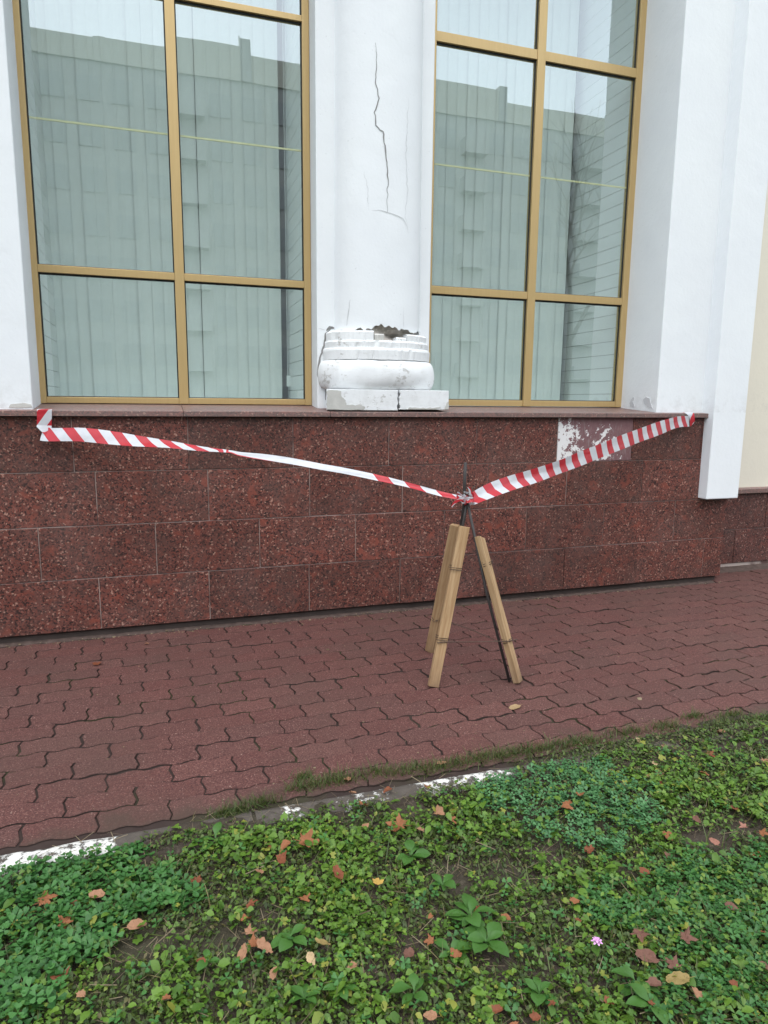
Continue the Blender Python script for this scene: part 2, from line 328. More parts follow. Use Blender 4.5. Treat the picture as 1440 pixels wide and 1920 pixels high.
M['white'] = plaster('white_plaster', (0.80, 0.82, 0.83))
M['cream'] = plaster('cream_plaster', (0.74, 0.69, 0.575), (0.6, 0.57, 0.48), 0.06)
M['base'] = plaster('old_white_paint', (0.77, 0.78, 0.78), (0.40, 0.39, 0.37), 0.30)
kb = NT.__new__(NT); kb.m = M['base']; kb.t = kb.m.node_tree; kb.b = kb.t.nodes['Principled BSDF']
src = kb.b.inputs['Base Color'].links[0].from_socket
vb = kb.pos()
chipm = kb.ramp(kb.math('ADD', kb.math('MULTIPLY', kb.noise(kb.scale(vb, (1, 1, 1.6)), 26, 6, 0.72), 0.62), kb.math('MULTIPLY', kb.noise(vb, 6, 3, 0.6), 0.50)), [(0.645, 0.0), (0.69, 0.75)])
grime = kb.ramp(kb.noise(kb.scale(vb, (1, 1, 4)), 11, 5, 0.7), [(0.56, 0.0), (0.75, 0.45)])
kb.color(kb.mix(chipm, kb.mix(grime, src, (0.50, 0.49, 0.46)), (0.42, 0.405, 0.38)))
M['bare'] = plain('bare_render', (0.50, 0.49, 0.46), 0.9, 0.2, var=0.25, scale=18, bump=0.4)
M['primer'] = plain('grey_primer', (0.56, 0.565, 0.58), 0.9, 0.2, var=0.1, scale=18)
M['rubble'] = plain('broken_concrete', (0.44, 0.40, 0.36), 0.95, 0.2, var=0.6, scale=26, bump=0.9)
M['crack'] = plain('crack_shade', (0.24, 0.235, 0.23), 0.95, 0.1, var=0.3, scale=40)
M['hair_crack'] = plain('hairline', (0.58, 0.585, 0.595), 0.95, 0.1, var=0.2, scale=40)

k = NT('gold_frame', 0.38, (0.50, 0.32, 0.12), 0.5, 0.35)
v = k.pos()
k.color(k.mix(k.noise(k.scale(v, (8, 8, 0.5)), 12, 3), (0.50, 0.345, 0.15), (0.59, 0.42, 0.195)))
M['gold'] = k.m
M['spacer'] = plain('gold_spacer', (0.95, 0.82, 0.42), 0.3, 0.5, 0.0)
M['gasket'] = plain('black_rubber', (0.022, 0.024, 0.024), 0.6)
M['slat'] = plain('blind_fabric', (0.85, 0.86, 0.83), 0.9, 0.1, var=0.05, scale=30)
M['panel'] = plain('pvc_panel', (0.84, 0.85, 0.84), 0.5, 0.4, var=0.04, scale=5)
M['panel_gap'] = plain('panel_joint', (0.36, 0.38, 0.38), 0.9)
M['room'] = plain('room_paint', (0.55, 0.57, 0.56), 0.9)

# tinted glass: part mirror, part clear
k = NT('window_glass')
tr = k.n('BsdfTransparent'); tr.inputs[0].default_value = (0.88, 0.97, 0.955, 1)
gl = k.n('BsdfGlossy'); gl.inputs['Roughness'].default_value = 0.0; gl.inputs['Color'].default_value = (0.93, 0.97, 0.98, 1)
fr = k.n('LayerWeight'); fr.inputs['Blend'].default_value = 0.5
fr5 = k.math('MULTIPLY_ADD', k.math('POWER', fr.outputs['Facing'], 5.0), 0.7, 0.27)
bp = k.n('Bump'); bp.inputs['Strength'].default_value = 0.10; bp.inputs['Distance'].default_value = 0.004
k.l(k.noise(k.pos(), 1.7, 1), bp.inputs['Height']); k.l(bp.outputs[0], gl.inputs['Normal'])
ms = k.n('MixShader')
k.l(fr5, ms.inputs[0]); k.l(tr.outputs[0], ms.inputs[1]); k.l(gl.outputs[0], ms.inputs[2])
k.l(ms.outputs[0], k.out.inputs['Surface'])
M['glass'] = k.m
k = NT('glass_back')
tr = k.n('BsdfTransparent'); tr.inputs[0].default_value = (0.97, 0.985, 0.98, 1)
k.l(tr.outputs[0], k.out.inputs['Surface'])
M['glass_back'] = k.m

# ---------------------------------------------------------------- the building
building = empty('building', (0, 0.3, 0))
tag(building, 'white plastered building with gold window frames on a red granite base', 'building')
P_INV = Vector((0, -0.3, 0))
def child(o, parent):
    """parent an object whose mesh is in world coordinates"""
    o.parent = parent
    o.matrix_parent_inverse = Matrix.Translation(-parent_world(parent))
    return o
def parent_world(p):
    t = Vector((0, 0, 0))
    while p is not None:
        t = t + Vector(p.location)
        if p.parent is not None: t = t + p.matrix_parent_inverse.translation
        p = p.parent
    return t

def part(mb, name, mat, parent, **kw):
    return child(mb.build(name, mat, None, **kw), parent)

TOP = 6.2
def wall_part(name, plan, z0, z1, mat, label=None, bevel=0.006):
    o = part(MB().prism(plan, z0, z1), name, mat, building, bevel=bevel)
    if label: o['label'] = label
    return o
wall_part('wall', [(-5.5, 0.03), (-1.985, 0.03), (-2.004, 0.415), (-2.004, 1.25), (-5.5, 1.25)], 1.20, TOP, M['white'], 'white plastered wall left of the windows')
wall_part('pier', [(-0.403, 0.22), (0.341, 0.22), (0.405, 0.415), (0.405, 1.25), (-0.392, 1.25), (-0.396, 0.415)], 1.20, TOP, M['white'], 'white pier between the two windows behind the column')
wall_part('wall', [(2.013, 0.03), (2.69, 0.03), (2.69, 1.25), (2.003, 1.25), (2.003, 0.415)], 1.20, TOP, M['white'], 'white plastered wall strip right of the right window')
wall_part('lintel', [(-1.99, 0.032), (2.02, 0.032), (2.02, 1.24), (-1.99, 1.24)], 5.3, TOP - 0.004, M['white'])
wall_part('pilaster', [(2.415, -0.085), (2.705, -0.085), (2.705, 0.20), (2.415, 0.20)], 0.612, TOP + 0.01, M['white'], 'smooth white pilaster ending above the ground')
wall_part('rear_wall', [(2.66, 0.325), (9.5, 0.325), (9.5, 0.90), (2.66, 0.90)], 0.60, TOP, M['cream'], 'cream plastered wall set back at the right')

# inside of the room: floor, back and ceiling seen as darkness behind the blinds
rm = MB()
rm.add([(-5.4, 1.25, 1.0), (2.6, 1.25, 1.0), (2.6, 4.5, 1.0), (-5.4, 4.5, 1.0), (-5.4, 1.25, 5.6), (2.6, 1.25, 5.6), (2.6, 4.5, 5.6), (-5.4, 4.5, 5.6)],
       [(0, 1, 2, 3), (4, 7, 6, 5), (1, 5, 6, 2), (2, 6, 7, 3), (3, 7, 4, 0)])
part(rm, 'room_shell', M['room'], building)
part(MB().box(-2.0, 2.0, 0.455, 1.26, 1.18, 1.268), 'window_board', M['panel'], building, bevel=0.004)

# interior window reveals lined with horizontal plastic boards
def lined_reveal(x, face, y0=0.478, y1=1.235):
    rv = part(MB().box(min(x, x + face * 0.004), max(x, x + face * 0.004), y0, y1, 1.270, 5.25), 'interior_reveal', M['panel_gap'], building)
    bm = MB().box(0, 0.010, 0, y1 - y0, 0.0, 0.0955)
    me = None
    z = 1.272
    while z < 5.1:
        if me is None:
            o = bm.build('board', M['panel'])
            me = o.data
        else:
            o = link('board', me)
        o.location = (x + 0.004 if face > 0 else x - 0.014, y0, z)
        child(o, rv)
        z += 0.1
lined_reveal(-0.397, -1)
lined_reveal(2.002, -1)
lined_reveal(-2.003, 1)

# windows
def window(x0, m0, m1, x1, fl, fr_, z0, zt, ztop, spz, label):
    yf, yb, yg = 0.414, 0.476, 0.441
    w = empty('window', ((x0 + x1) / 2, 0.45, z0))
    child(w, building)
    w.matrix_parent_inverse = Matrix.Translation(-parent_world(building))
    w['label'] = label
    part(MB().box(x0, x0 + fl, yf, yb, z0, ztop), 'frame_stile', M['gold'], w, bevel=0.002)
    part(MB().box(x1 - fr_, x1, yf, yb, z0, ztop), 'frame_stile', M['gold'], w, bevel=0.002)
    part(MB().box(m0, m1, yf - 0.003, yb, z0 + 0.001, ztop - 0.001), 'mullion', M['gold'], w, bevel=0.003)
    part(MB().box(x0 + fl, m0, yf + 0.004, yb, z0 + 0.002, zt[0][1]), 'bottom_rail', M['gold'], w, bevel=0.002)
    part(MB().box(m1, x1 - fr_, yf + 0.004, yb, z0 + 0.002, zt[0][1]), 'bottom_rail', M['gold'], w, bevel=0.002)
    for a, b in zt[1:]:
        for xa, xb in ((x0 + fl, m0), (m1, x1 - fr_)):
            part(MB().box(xa, xb, yf + 0.002, yb, a, b), 'transom', M['gold'], w, bevel=0.002)
    levels = [zt[0][1]] + [z for ab in zt[1:] for z in ab] + [ztop - 0.04]
    for xa, xb in ((x0 + fl, m0), (m1, x1 - fr_)):
        for i in range(0, len(levels), 2):
            za, zb = levels[i], levels[i + 1]
            pane = MB().box(xa - 0.004, xb + 0.004, yg, yg + 0.020, za - 0.004, zb + 0.004)
            po = part(pane, 'pane', [M['glass'], M['glass_back']], w)
            for pl in po.data.polygons: pl.material_index = 0 if pl.normal.y < -0.5 else 1
            g = MB()
            e = 0.007
            for bx in ((xa, xa + e, za, zb), (xb - e, xb, za, zb), (xa + e, xb - e, za, za + e * 0.7), (xa + e, xb - e, zb - e * 1.5, zb)):
                g.box(bx[0], bx[1], yg - 0.010, yg - 0.001, bx[2], bx[3])
            part(g, 'gasket', M['gasket'], w)
            if za < spz < zb:
                part(MB().box(xa + 0.004, xb - 0.004, yg + 0.003, yg + 0.012, spz - 0.0048, spz + 0.0048), 'spacer_bar', M['spacer'], w)
    part(MB().box(x0, x1, yf, yb, ztop - 0.04, ztop), 'top_rail', M['gold'], w)
    return w
window(-2.015, -1.229, -1.174, -0.398, 0.042, 0.043, 1.266, [(0, 1.304), (2.003, 2.045), (3.540, 3.574)], 5.32, 2.826, 'left window with gold frame and drawn vertical blinds')
window(0.378, 1.160, 1.221, 2.004, 0.052, 0.051, 1.268, [(0, 1.312), (2.020, 2.070), (3.572, 3.632)], 5.32, 2.847, 'right window with gold frame, blinds and boarded inner reveal')

# ---- granite base: backing, tiles, cap slabs
gb = MB()
gb.prism([(-5.5, 0.005), (2.684, 0.005), (2.684, 0.50), (-5.5, 0.50)], 0.004, 1.196)
base = part(gb, 'granite_base', M['grout'], building)
base['label'] = 'red speckled granite tile base under the windows'
part(MB().box(-5.5, 2.66, 0.022, 0.33, -0.12, 0.01), 'footing', M['recess'], base)
tile_meshes = {}
def tile(x0, x1, z0, z1, dy=0.0, mat='granite', y=0.0, parent=None):
    g = 0.0021
    key = (round(x1 - x0, 3), round(z1 - z0, 3), mat)
    if key not in tile_meshes:
        w, h = x1 - x0 - 2 * g, z1 - z0 - 2 * g
        b = 0.0018
        vs = [(b, 0, b), (w - b, 0, b), (w - b, 0, h - b), (b, 0, h - b), (0, b, 0), (w, b, 0), (w, b, h), (0, b, h), (0, .028, 0), (w, .028, 0), (w, .028, h), (0, .028, h)]
        fs = [(0, 1, 2, 3), (4, 5, 1, 0), (5, 6, 2, 1), (6, 7, 3, 2), (7, 4, 0, 3), (8, 9, 5, 4), (9, 10, 6, 5), (10, 11, 7, 6), (11, 8, 4, 7)]
        me = mesh('granite_tile', vs, fs)
        me.materials.append(M[mat])
        tile_meshes[key] = me
    o = link('granite_tile', tile_meshes[key])
    o.location = (x0 + g, y + dy, z0 + g)
    child(o, parent or base)
    return o
R1 = [-4.8, -4.2, -3.6, -3.0, -2.4, -1.8, -1.2, -0.6, 0, 0.6, 1.2, 1.8, 2.4, 2.69]
R2 = [-4.7, -4.1, -3.5, -2.9, -2.3, -1.697, -1.098, -0.502, 0.094, 0.691, 1.289, 1.907, 2.42, 2.69]
R3 = [-4.4, -3.8, -3.2, -2.6, -2.0, -1.397, -0.809, -0.213, 0.385, 0.99, 1.608, 2.22, 2.69]
R4 = [-4.75, -4.15, -3.55, -2.91, -2.31, -1.711, -1.11, -0.51, 0.085, 0.690, 1.299, 1.905, 2.515, 2.69]
for row, (xs, z0, z1) in enumerate(((R1, 0.9, 1.2), (R2, 0.6, 0.9), (R3, 0.3, 0.6), (R4, 0.0, 0.3))):
    for a, b in zip(xs[:-1], xs[1:]):
        worn = row == 0 and abs(a - 1.2) < 1e-6
        proud = -0.007 if (row == 3 and a in (0.085, 0.690)) or (row == 3 and a == 1.299) else random.uniform(-0.0015, 0.002)
        o = tile(a, b, z0, z1, proud, 'worn_tile' if worn else 'granite')
        if worn: o['label'] = 'worn tile with flaking pink and white paint'
# cap: sloped sill slabs with a nose
def cap(x0, x1, parent, y0, y1, zn, zb, th=0.029, mat='granite_cap', end=False):
    g = 0.0015
    plan = [(y0, zn - th), (y0, zn - 0.003), (y0 + 0.003, zn), (y1, zb), (y1, zn - th)]
    vs = [(x0 + g, y, z) for y, z in plan] + [(x1 - g, y, z) for y, z in plan]
    n = len(plan)
    fs = [tuple(range(n)), tuple(range(2 * n - 1, n - 1, -1))] + [(i, n + i, n + (i + 1) % n, (i + 1) % n) for i in range(n)]
    return part(MB().add(vs, fs), 'cap_slab', M[mat], parent)
cx = [-5.5, -4.3, -3.2, -2.35, -1.22, -0.38, 0.42, 1.55, 2.432]
for a, b in zip(cx[:-1], cx[1:]): cap(a, b, base, -0.034, 0.46, 1.2315, 1.266)

# rear granite base, lower and further back
rb = part(MB().box(2.70, 9.5, 0.306, 0.40, -0.1, 0.584), 'granite_base', M['grout'], building)
rb['label'] = 'lower granite tile base of the set back wall'
for z0, z1, xs in ((0.0, 0.287, [2.705, 3.107, 3.70, 4.30, 4.90, 5.50, 6.1, 6.7]), (0.287, 0.585, [2.705, 3.41, 4.01, 4.61, 5.21, 5.81, 6.4, 7.0])):
    for a, b in zip(xs[:-1], xs[1:]): tile(a, b, z0, z1, random.uniform(-0.001, 0.001), 'granite_dark', 0.298, rb)
for a, b in ((2.706, 3.9), (3.9, 5.1), (5.1, 6.3), (6.3, 7.5)): cap(a, b, rb, 0.27, 0.36, 0.622, 0.632, 0.035)

# ---- broken engaged column
XC = -0.015
def plan_pt(t, a, b, n=2.25, yc=0.25):
    c, s = math.cos(t), math.sin(t)
    return XC - a * math.copysign(abs(c) ** (2 / n), c), yc - b * abs(s) ** (2 / n)
SEG = 56
def loft(levels, cap_top=True, cap_bot=True, disp=0.0, seed=0, zfun=None, chip=0.0, t0=0.0, t1=math.pi, seg=SEG):
    vs, fs = [], []
    n = seg + 1
    for li, (z, a, b) in enumerate(levels):
        for i in range(n):
            t = t0 + (t1 - t0) * i / seg
            x, y = plan_pt(t, a, b)
            zz = z if zfun is None else zfun(li, z, x)
            if disp:
                d = noise.noise(Vector((x * 9 + seed, zz * 9, y * 9))) * disp
                if chip: d += max(0, noise.noise(Vector((x * 33 + seed, zz * 33, 2))) - 0.25) * chip + noise.noise(Vector((x * 70, zz * 70, seed))) * chip * 0.12
                y += d; zz += d * 0.4
            vs.append((x, y, zz))
    for l in range(len(levels) - 1):
        for i in range(seg):
            fs.append((l * n + i, l * n + i + 1, (l + 1) * n + i + 1, (l + 1) * n + i))
    L = len(levels) - 1
    if cap_bot: fs.append(tuple(range(n))[::-1])
    if cap_top: fs.append(tuple(L * n + i for i in range(n)))
    return MB().add(vs, fs)

def shaft_bottom(x):
    z = 1.728 + 0.006 * math.sin(x * 61) + 0.004 * math.sin(x * 143 + 1)
    z += 0.026 * math.exp(-((x + 0.045) / 0.050) ** 2) + 0.012 * math.exp(-((x - 0.06) / 0.06) ** 2)
    z += 0.010 * noise.noise(Vector((x * 38, 1.7, 0))) + 0.006 * noise.noise(Vector((x * 95, 4.2, 0)))
    z -= 0.035 * max(0, x - 0.10)
    if x < -0.20: z -= 0.01
    return z
shaft_levels = [(1.73, 0.281, 0.215), (1.785, 0.281, 0.215)] + [(1.80 + i * 0.04, 0.281 - i * 0.0002, 0.215 - i * 0.000125) for i in range(108)]
column = loft(shaft_levels, cap_bot=False, cap_top=False, seg=130, disp=0.0014, seed=2, zfun=lambda li, z, x: shaft_bottom(x) if li == 0 else z).build('column', M['white'], None, smooth=True)
child(column, building)
column['label'] = 'cracked white engaged column with a broken base'
core = MB()
lv = [(1.55, 0.30, 0.21), (1.64, 0.300, 0.215), (1.668, 0.290, 0.205), (1.685, 0.270, 0.190), (1.70, 0.262, 0.182), (1.73, 0.264, 0.190), (1.80, 0.268, 0.196)]
cr = loft(lv, disp=0.030, seed=9, seg=120)
cr.v = [(x, y + (0.055 * math.exp(-((x - 0.055) / 0.045) ** 2 - ((z - 1.695) / 0.022) ** 2) + 0.03 * math.exp(-((x + 0.02) / 0.05) ** 2 - ((z - 1.72) / 0.02) ** 2)), z) for x, y, z in cr.v]
part(cr, 'broken_core', M['rubble'], column)['label'] = 'exposed grey concrete in the broken gap'

part(loft([(1.366, 0.335, 0.235)] + [(1.366 + 0.09 - 0.09 * math.cos(math.pi * i / 12), 0.335 + 0.052 * math.sin(math.pi * i / 12) ** 0.8, 0.232 + 0.050 * math.sin(math.pi * i / 12) ** 0.8) for i in range(1, 12)] + [(1.547, 0.342, 0.245)],
          disp=0.007, seed=4, chip=0.012, seg=110), 'torus_ring', M['base'], column, smooth=True)['label'] = 'bulging white lowest ring of the column base'
part(loft([(1.546, 0.352, 0.258), (1.600, 0.354, 0.260), (1.612, 0.350, 0.256), (1.6165, 0.342, 0.248)], disp=0.004, seed=5, chip=0.02, seg=110), 'column_ring', M['base'], column)
part(loft([(1.615, 0.340, 0.248), (1.650, 0.342, 0.250), (1.6585, 0.337, 0.245), (1.661, 0.330, 0.236)], disp=0.005, seed=6, chip=0.03, seg=110), 'column_ring', M['base'], column)
# uppermost ring has lost its middle: a left run, a right run and two broken lumps
def t_of(x, a, n=2.25):
    c = (XC - x) / a
    return math.acos(math.copysign(min(1, abs(c)) ** (n / 2), c))
def ring_run(x0, x1, z1, seed):
    a, b = 0.333, 0.241
    lo = loft([(1.657, a, b), (z1 - 0.008, a, b), (z1, a - 0.008, b - 0.007)], t0=t_of(x0, a), t1=t_of(x1, a), seg=40, disp=0.005, seed=seed, chip=0.03)
    n = len(lo.v) // 3
    back = [(x, 0.25, z) for x, y, z in (lo.v[0], lo.v[n - 1], lo.v[2 * n], lo.v[3 * n - 1])]
    bi = len(lo.v)
    lo.v += back
    lo.f = lo.f[:-2]
    lo.f += [(0, n, 2 * n, bi + 2, bi), (n - 1, bi + 1, bi + 3, 3 * n - 1, 2 * n - 1), tuple(2 * n + i for i in range(n)) + (bi + 3, bi + 2)]
    return lo
part(ring_run(-0.366, -0.100, 1.716, 1), 'ring_fragment', M['base'], column)
part(ring_run(0.118, 0.29, 1.703, 3), 'ring_fragment', M['base'], column)
part(ring_run(-0.094, -0.035, 1.699, 7), 'ring_fragment', M['bare'], column)
part(ring_run(0.045, 0.112, 1.682, 8), 'ring_fragment', M['base'], column)

# plinth under the rings: two blocks parted by a wide crack, paint peeled on the left one
def rough_box(x0, x1, y0, y1, z0, z1, ragR=0, ragL=0, seed=0, n=14, back=(0, 0)):
    rows = []
    vs, fs = [], []
    for j in range(n + 1):
        z = z0 + (z1 - z0) * j / n
        r = x1 + (noise.noise(Vector((seed, z * 40, 0))) * ragR)
        l = x0 + (noise.noise(Vector((seed + 5, z * 40, 0))) * ragL)
        vs += [(l, y0, z), (r, y0, z), (r + back[1], y1, z), (l + back[0], y1, z)]
    for j in range(n):
        for q in range(4):
            a, b = j * 4 + q, j * 4 + (q + 1) % 4
            fs.append((a, b, b + 4, a + 4))
    fs += [(3, 2, 1, 0), tuple(n * 4 + q for q in range(4))]
    return MB().add(vs, fs)
pb = rough_box(-0.402, 0.045, -0.026, 0.24, 1.2405, 1.365, ragR=0.012, seed=3, back=(0.068, 0))
part(pb, 'plinth_block', M['base'], column, bevel=0.003)
part(rough_box(0.058, 0.384, -0.028, 0.24, 1.246, 1.3655, ragL=0.016, seed=8), 'plinth_block', M['base'], column, bevel=0.003)
# peeled patch and old render showing (3 mm proud skin with a torn edge)
def flake(poly, y, th, name, mat, parent):
    n = len(poly)
    vs = [(x, y, z) for x, z in poly] + [(x, y + th, z) for x, z in poly]
    fs = [tuple(range(n))] + [(i, n + i, n + (i + 1) % n, (i + 1) % n) for i in range(n)]
    me = mesh(name, vs, fs)
    return child(link(name, me, mat), parent)
def torn(pts, amp, seed, step=0.008):
    out = []
    for i in range(len(pts)):
        a, b = Vector(pts[i]), Vector(pts[(i + 1) % len(pts)])
        m = max(1, int((b - a).length / step))
        for j in range(m):
            q = a.lerp(b, j / m)
            out.append((q.x + noise.noise(Vector((q.x * 60, q.y * 60, seed))) * amp * 1.6, q.y + noise.noise(Vector((q.x * 60, q.y * 60, seed + 9))) * amp))
    return out
flake(torn([(-0.400, 1.245), (-0.18, 1.243), (-0.165, 1.262), (-0.21, 1.275), (-0.28, 1.272), (-0.285, 1.30), (-0.31, 1.32), (-0.315, 1.355), (-0.398, 1.36)], 0.006, 2), -0.0295, 0.003, 'bare_patch', M['bare'], column)
flake(torn([(0.10, 1.248), (0.30, 1.249), (0.33, 1.262), (0.24, 1.258), (0.12, 1.262)], 0.005, 4), -0.0312, 0.003, 'bare_patch', M['bare'], column)
flake(torn([(0.355, 1.25), (0.384, 1.25), (0.384, 1.30), (0.37, 1.29), (0.362, 1.27)], 0.004, 6), -0.0310, 0.003, 'bare_patch', M['bare'], column)

# cracks climbing the shaft: thin ribbons following the curved face
def shaft_y(x, z):
    i = (z - 1.80) / 0.32
    a, b = 0.281 - i * 0.0016, 0.215 - i * 0.001
    u = min(0.999, abs(x - XC) / a)
    s = (1 - u ** 2.25) ** (1 / 2.25)
    y = 0.25 - b * s
    return y + noise.noise(Vector((x * 9 + 2, z * 9, y * 9))) * 0.0014
def crack(pts, w, name, mat, parent, fy, jit=0.006, seed=0):
    line = []
    for (x0, z0), (x1, z1) in zip(pts[:-1], pts[1:]):
        m = max(2, int(math.hypot(x1 - x0, z1 - z0) / 0.014))
        for j in range(m):
            t = j / m
            z = z0 + (z1 - z0) * t
            x = x0 + (x1 - x0) * t + noise.noise(Vector((z * 35, seed, 0.3))) * jit
            line.append((x, z))
    line.append(pts[-1])
    vs, fs = [], []
    for i, (x, z) in enumerate(line):
        ww = w * (0.55 + 0.45 * min(1, abs(noise.noise(Vector((z * 14, seed + 4, 0))) * 1.8))) * min(1, 0.25 + 3 * min(i, len(line) - 1 - i) / len(line))
        p_, q_ = line[max(i - 1, 0)], line[min(i + 1, len(line) - 1)]
        tl_ = math.hypot(q_[0] - p_[0], q_[1] - p_[1]) or 1.0
        nx_, nz_ = -(q_[1] - p_[1]) / tl_, (q_[0] - p_[0]) / tl_
        for sx in (1, -1):
            xx, zz_ = x + sx * nx_ * ww / 2, z + sx * nz_ * ww / 2
            vs.append((xx, fy(xx, zz_) - 0.0022, zz_))
    for i in range(len(line) - 1): fs.append((2 * i, 2 * i + 1, 2 * i + 3, 2 * i + 2))
    return child(link(name, mesh(name, vs, fs), mat), parent)
crack([(-0.092, 3.31), (-0.086, 3.28), (-0.091, 3.10), (-0.071, 3.02), (-0.093, 2.943), (-0.086, 2.874), (-0.06, 2.850), (-0.044, 2.845), (-0.023, 2.709), (-0.012, 2.595), (-0.016, 2.40)], 0.0085, 'crack', M['crack'], column, shaft_y, 0.008, 1)
crack([(0.115, 3.05), (0.105, 2.75), (0.118, 2.55), (0.105, 2.40), (0.13, 2.30)], 0.004, 'crack', M['hair_crack'], column, shaft_y, 0.01, 5)
crack([(-0.15, 2.62), (-0.13, 2.50), (-0.125, 2.41)], 0.003, 'crack', M['hair_crack'], column, shaft_y, 0.01, 8)
crack([(-0.11, 2.405), (-0.06, 2.412), (0.03, 2.395), (0.09, 2.38), (0.125, 2.33)], 0.005, 'crack', M['hair_crack'], column, shaft_y, 0.004, 3)
crack([(-0.225, 1.90), (-0.235, 1.82), (-0.245, 1.745)], 0.005, 'crack', M['hair_crack'], column, shaft_y, 0.006, 6)
crack([(0.10, 1.86), (0.105, 1.74)], 0.003, 'crack', M['hair_crack'], column, shaft_y, 0.006, 7)
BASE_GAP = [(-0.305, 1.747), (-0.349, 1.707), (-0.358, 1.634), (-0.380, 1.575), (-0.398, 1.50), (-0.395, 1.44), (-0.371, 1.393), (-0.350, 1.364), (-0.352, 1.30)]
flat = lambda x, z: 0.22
crack(BASE_GAP, 0.016, 'crack', M['crack'], column, flat, 0.006, 11)  # gap's shade painted as a dark strip on the pier beside the base
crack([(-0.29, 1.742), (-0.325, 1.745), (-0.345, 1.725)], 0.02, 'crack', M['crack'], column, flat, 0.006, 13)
crack([(-0.395, 1.738), (-0.350, 1.728)], 0.004, 'crack', M['hair_crack'], column, flat, 0.004, 14)

# peeled plaster scabs at the foot of the right reveal and left wall
rvx = lambda s: (2.013 - 0.010 * s, 0.03 + 0.385 * s)
def reveal_scab(poly, seed):
    pts = torn(poly, 0.004, seed, 0.012)
    vs = []
    for s, z in pts: x, y = rvx(s); vs.append((x - 0.0035, y - 0.0005, z))
    for s, z in pts: x, y = rvx(s); vs.append((x + 0.001, y, z))
    n = len(pts)
    fs = [tuple(range(n))] + [(i, n + i, n + (i + 1) % n, (i + 1) % n) for i in range(n)]
    return child(link('peeled_patch', mesh('peeled_patch', vs, fs), M['primer']), building)
reveal_scab([(0.60, 1.276), (0.72, 1.276), (0.75, 1.300), (0.71, 1.325), (0.65, 1.348), (0.63, 1.338), (0.66, 1.312), (0.62, 1.292)], 3)
reveal_scab([(0.10, 1.264), (0.20, 1.270), (0.33, 1.298), (0.37, 1.328), (0.29, 1.346), (0.20, 1.336), (0.16, 1.300)], 6)
flake(torn([(-2.10, 1.245), (-1.99, 1.245), (-1.99, 1.262), (-2.03, 1.27), (-2.09, 1.262)], 0.004, 12), 0.027, 0.003, 'peeled_patch', M['bare'], building)

# ---- vertical blinds hanging behind the glass
def blind(x0, x1, y, label, seed):
    r = random.Random(seed)
    b = empty('vertical_blind', ((x0 + x1) / 2, y, 1.28))
    tag(b, label, 'blind')
    part(MB().box(x0 - 0.02, x1 + 0.02, y - 0.02, y + 0.02, 5.10, 5.14), 'head_rail', M['panel'], b)
    me = None
    x = x0 + 0.04
    while x < x1 - 0.02:
        if me is None:
            o = MB().add([(-0.0445, 0, 0), (-0.02, -0.0025, 0), (0.02, -0.0025, 0), (0.0445, 0, 0), (-0.0445, 0, 3.81), (-0.02, -0.0025, 3.81), (0.02, -0.0025, 3.81), (0.0445, 0, 3.81)],
                         [(0, 1, 5, 4), (1, 2, 6, 5), (2, 3, 7, 6)]).build('slat', M['slat'])
            s_ = o.modifiers.new('thickness', 'SOLIDIFY'); s_.thickness = 0.0012
            me = o.data
        else:
            o = link('slat', me)
            s_ = o.modifiers.new('thickness', 'SOLIDIFY'); s_.thickness = 0.0012
        o.location = (x, y + r.uniform(-0.004, 0.004), 1.29)
        o.rotation_euler = (0, 0, math.radians(r.gauss(5, 2.5)))
        child(o, b)
        x += 0.080 + r.uniform(-0.005, 0.005) + (0.010 if r.random() < 0.10 else 0)
    return b
bl = blind(-2.02, -0.475, 1.15, 'pale grey-green vertical blind behind the left window', 4)
part(MB().box(-0.438, -0.408, 1.125, 1.14, 1.40, 1.48), 'chain_weight', M['panel'], bl, bevel=0.003)
part(MB().tube([(-0.430, 1.132, 1.48), (-0.434, 1.132, 5.1)], 0.0022, 5), 'pull_chain', M['panel'], bl)
part(MB().tube([(-0.416, 1.132, 1.48), (-0.412, 1.132, 5.1)], 0.0022, 5), 'pull_chain', M['panel'], bl)
blind(0.42, 1.985, 1.15, 'pale grey-green vertical blind behind the right window', 5)
# ---------------------------------------------------------------- ground sheet, paving, kerb
k = NT('soil', 0.95, spec=0.2)
v = k.pos()
c = k.mix(k.noise(v, 5, 5, 0.65), (0.026, 0.020, 0.015), (0.070, 0.054, 0.040))
c = k.mix(k.ramp(k.noise(v, 60, 3, 0.6), [(0.55, 0.0), (0.7, 0.6)]), c, (0.105, 0.085, 0.065))
c = k.mix(k.ramp(k.noise(v, 2.2, 4), [(0.5, 0.0), (0.7, 0.45)]), c, (0.045, 0.055, 0.022))
k.color(c)
k.bump(k.noise(v, 45, 5, 0.7), 0.8, 0.012)
M['soil'] = k.m
k = NT('far_ground', 0.95, spec=0.1)
v = k.pos()
k.color(k.mix(k.ramp(k.noise(v, 0.4, 5, 0.6), [(0.4, 0.0), (0.6, 1.0)]), (0.06, 0.085, 0.035), (0.10, 0.09, 0.07)))
M['far'] = k.m
tag(link('ground', mesh('ground', [(-300, -300, -0.11), (300, -300, -0.11), (300, 300, -0.11), (-300, 300, -0.11)], [(0, 1, 2, 3)]), M['far']), kind='structure')

